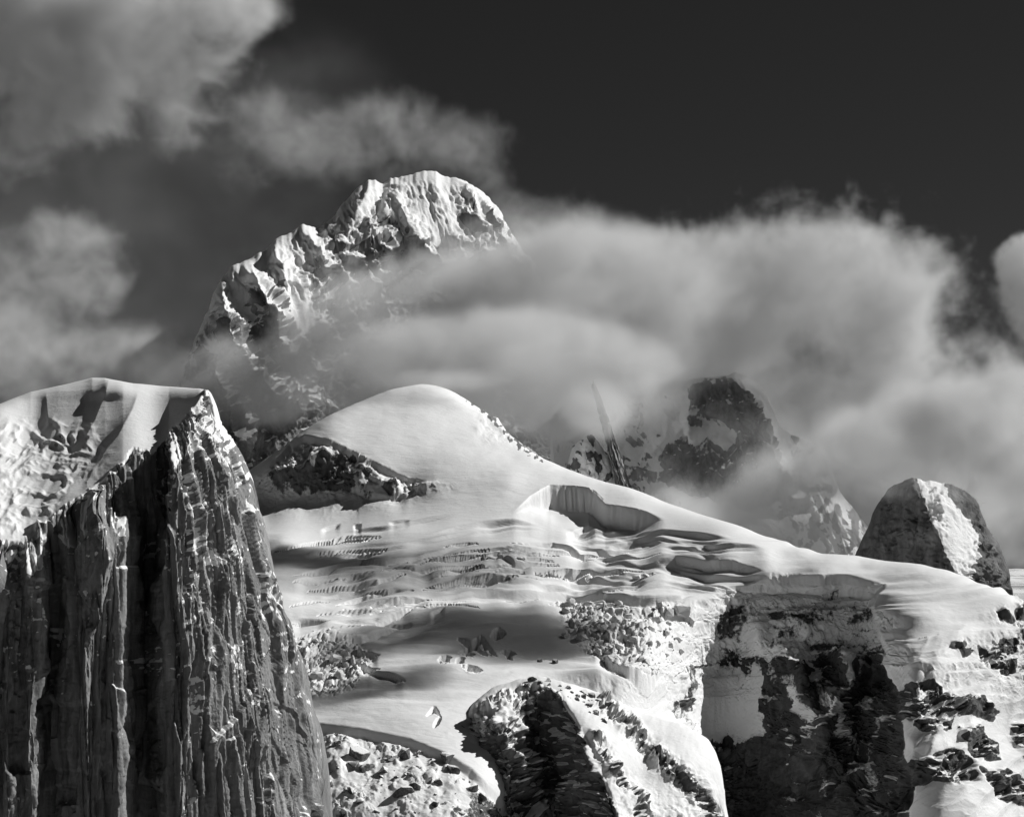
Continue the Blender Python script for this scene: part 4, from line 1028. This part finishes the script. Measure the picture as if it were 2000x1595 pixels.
cloud([(1640, 980, 6950, 260, 160, 240, 1.5), (1560, 1000, 6900, 160, 110, 180, 1.2), (1780, 900, 7200, 260, 220, 320, 1.3), (1930, 900, 7300, 240, 190, 300, 1.5), (2060, 840, 7400, 220, 190, 320, 1.4), (1470, 1040, 6900, 220, 100, 220, 1.2), (1300, 1000, 6700, 160, 90, 150, 1.0), (1820, 1040, 6900, 340, 140, 170, 1.1), (1690, 900, 7100, 140, 120, 200, 1.2), (2010, 1080, 7200, 140, 60, 200, 1.2)],
      'pale mist filling the gap behind the rock tower and glacier ridge', dens=.011, turb=480, amp=.95, gain=.75, seed=11.0, vox=14, boost=1.5)
cloud([(1790, 945, 6330, 120, 50, 120, .9), (1720, 960, 6400, 100, 60, 100, .6), (1880, 965, 6400, 110, 50, 100, .6)],
      'faint mist clinging to the top of the rounded rock tower', dens=.004, turb=200, amp=.6, gain=1.0, seed=15.0, vox=11)
cloud([(1400, 850, 7150, 240, 150, 130, .8), (1300, 800, 7250, 160, 120, 130, .7), (1540, 900, 7150, 150, 110, 130, .8), (1350, 940, 7000, 200, 90, 130, .9)],
      'thin veil of mist in front of the broken rock and snow shoulder', dens=.0026, turb=320, amp=.6, gain=.9, seed=17.0, vox=14)
cloud([(760, 600, 8000, 330, 190, 380, .9), (1060, 560, 7900, 360, 190, 420, .9), (1330, 540, 7900, 300, 170, 380, .9), (1640, 530, 7900, 280, 220, 380, 1.0), (1800, 640, 7900, 200, 220, 320, .8), (1930, 800, 7500, 260, 200, 320, .9), (1440, 760, 7900, 300, 140, 300, .8)],
      'torn wisps of mist fraying from the top of the long cloud bank', dens=.0065, turb=300, amp=1.5, gain=.8, seed=97.0, vox=14, fray=.7, boost=1.75, rough=.68, pw=1.4)
# summit banner and upper left streaks
cloud([(980, 450, 10300, 160, 120, 220, 1.0), (880, 320, 10300, 200, 110, 220, .85), (760, 270, 10300, 280, 140, 220, .95), (600, 290, 10300, 280, 140, 220, .85), (530, 210, 10300, 140, 80, 160, .7), (1060, 470, 10200, 160, 130, 180, 1.0)],
      'thin wisp of cloud trailing behind the rocky summit', dens=.003, turb=420, amp=.9, gain=.8, seed=21.0, vox=16)
cloud([(180, 20, 9800, 360, 150, 340, 1.8), (60, 20, 9800, 260, 150, 320, 1.3), (320, 90, 9800, 260, 140, 250, .9), (170, 150, 9800, 200, 140, 230, 1.0), (350, 270, 9800, 150, 100, 160, .8), (460, 10, 9800, 180, 80, 180, .7), (40, 230, 9800, 220, 180, 200, .6)],
      'bright torn cloud high in the sky at the end of the wisps', dens=.013, turb=520, amp=1.0, gain=.75, boost=1.4, seed=31.0, vox=16)
cloud([(40, 550, 9400, 240, 170, 280, 1.3), (150, 520, 9400, 200, 150, 230, .9), (60, 690, 9000, 360, 150, 280, 1.1), (250, 720, 8800, 300, 130, 230, .9), (400, 740, 7900, 220, 120, 240, 1.0), (540, 750, 7900, 210, 120, 240, 1.0), (470, 790, 7700, 200, 90, 200, .8)],
      'soft grey mist rising behind the snow cap of the pillar', dens=.007, turb=460, amp=.9, gain=.8, boost=1.3, seed=41.0, vox=15)
cloud([(2010, 540, 9300, 80, 90, 180, 1.6), (1990, 500, 9300, 60, 50, 140, 1.2), (2020, 620, 9300, 90, 80, 160, 1.2), (2090, 560, 9300, 120, 140, 200, 1.5)],
      'small bright white cloud puff in the dark gap of sky', dens=.009, turb=240, amp=.8, gain=1.3, boost=1.4, seed=51.0, vox=10)
# a wide thin veil far behind the summit, thickest to the left
cloud([(150, 350, 12500, 700, 520, 700, 1.0), (500, 250, 12500, 500, 350, 600, .7), (100, 650, 12500, 600, 300, 600, .9)],
      'wide thin veil of high cloud behind the whole left side of the sky', dens=.0002, turb=1500, amp=.7, gain=1.0, seed=81.0, vox=45)

# clouds beyond the right hand edge of the view, whose shadows lie on the glacier
def shade_cloud(x, y, D, t, rx, ry, rz, label, dens=.014, seed=1.0):
    p = W(x, y, D) + SUN * t
    k = T * p[1] / 1000.0
    px = 1000 + p[0] / k; py = HOR - p[2] / k
    q = [(px + dx * rx / k, py + dz * rz / k, p[1] + dy * ry, rx * .75 / k, rz / k, ry * .8, 1.1) for dx, dy, dz in ((-.45, -.1, 0), (.1, .25, .1), (.5, -.15, -.1), (0, -.3, 0))]
    cloud(q, label, dens=dens, turb=320, amp=.7, gain=1.3, seed=seed, vox=20, pw=1.0, spread=1.1)
shade_cloud(900, 1240, 4650, 2800, 420, 280, 100, 'flat grey cloud drifting over the glacier, shading the snow around the cracked pit', seed=61.0)
shade_cloud(570, 1075, 5330, 3750, 330, 200, 80, 'thin grey cloud drifting over the glacier, shading the snow beside the granite pillar', dens=.02, seed=66.0)
shade_cloud(720, 1345, 4280, 2900, 200, 90, 60, 'small grey cloud drifting over the glacier, shading the snow above the rubble slope', dens=.02, seed=71.0)
shade_cloud(760, 1090, 5200, 3600, 620, 380, 90, 'broad thin unseen cloud, added to dim the crevassed snow of the glacier', dens=.0045, seed=76.0)  # added out of view only to grey the bright glacier snow
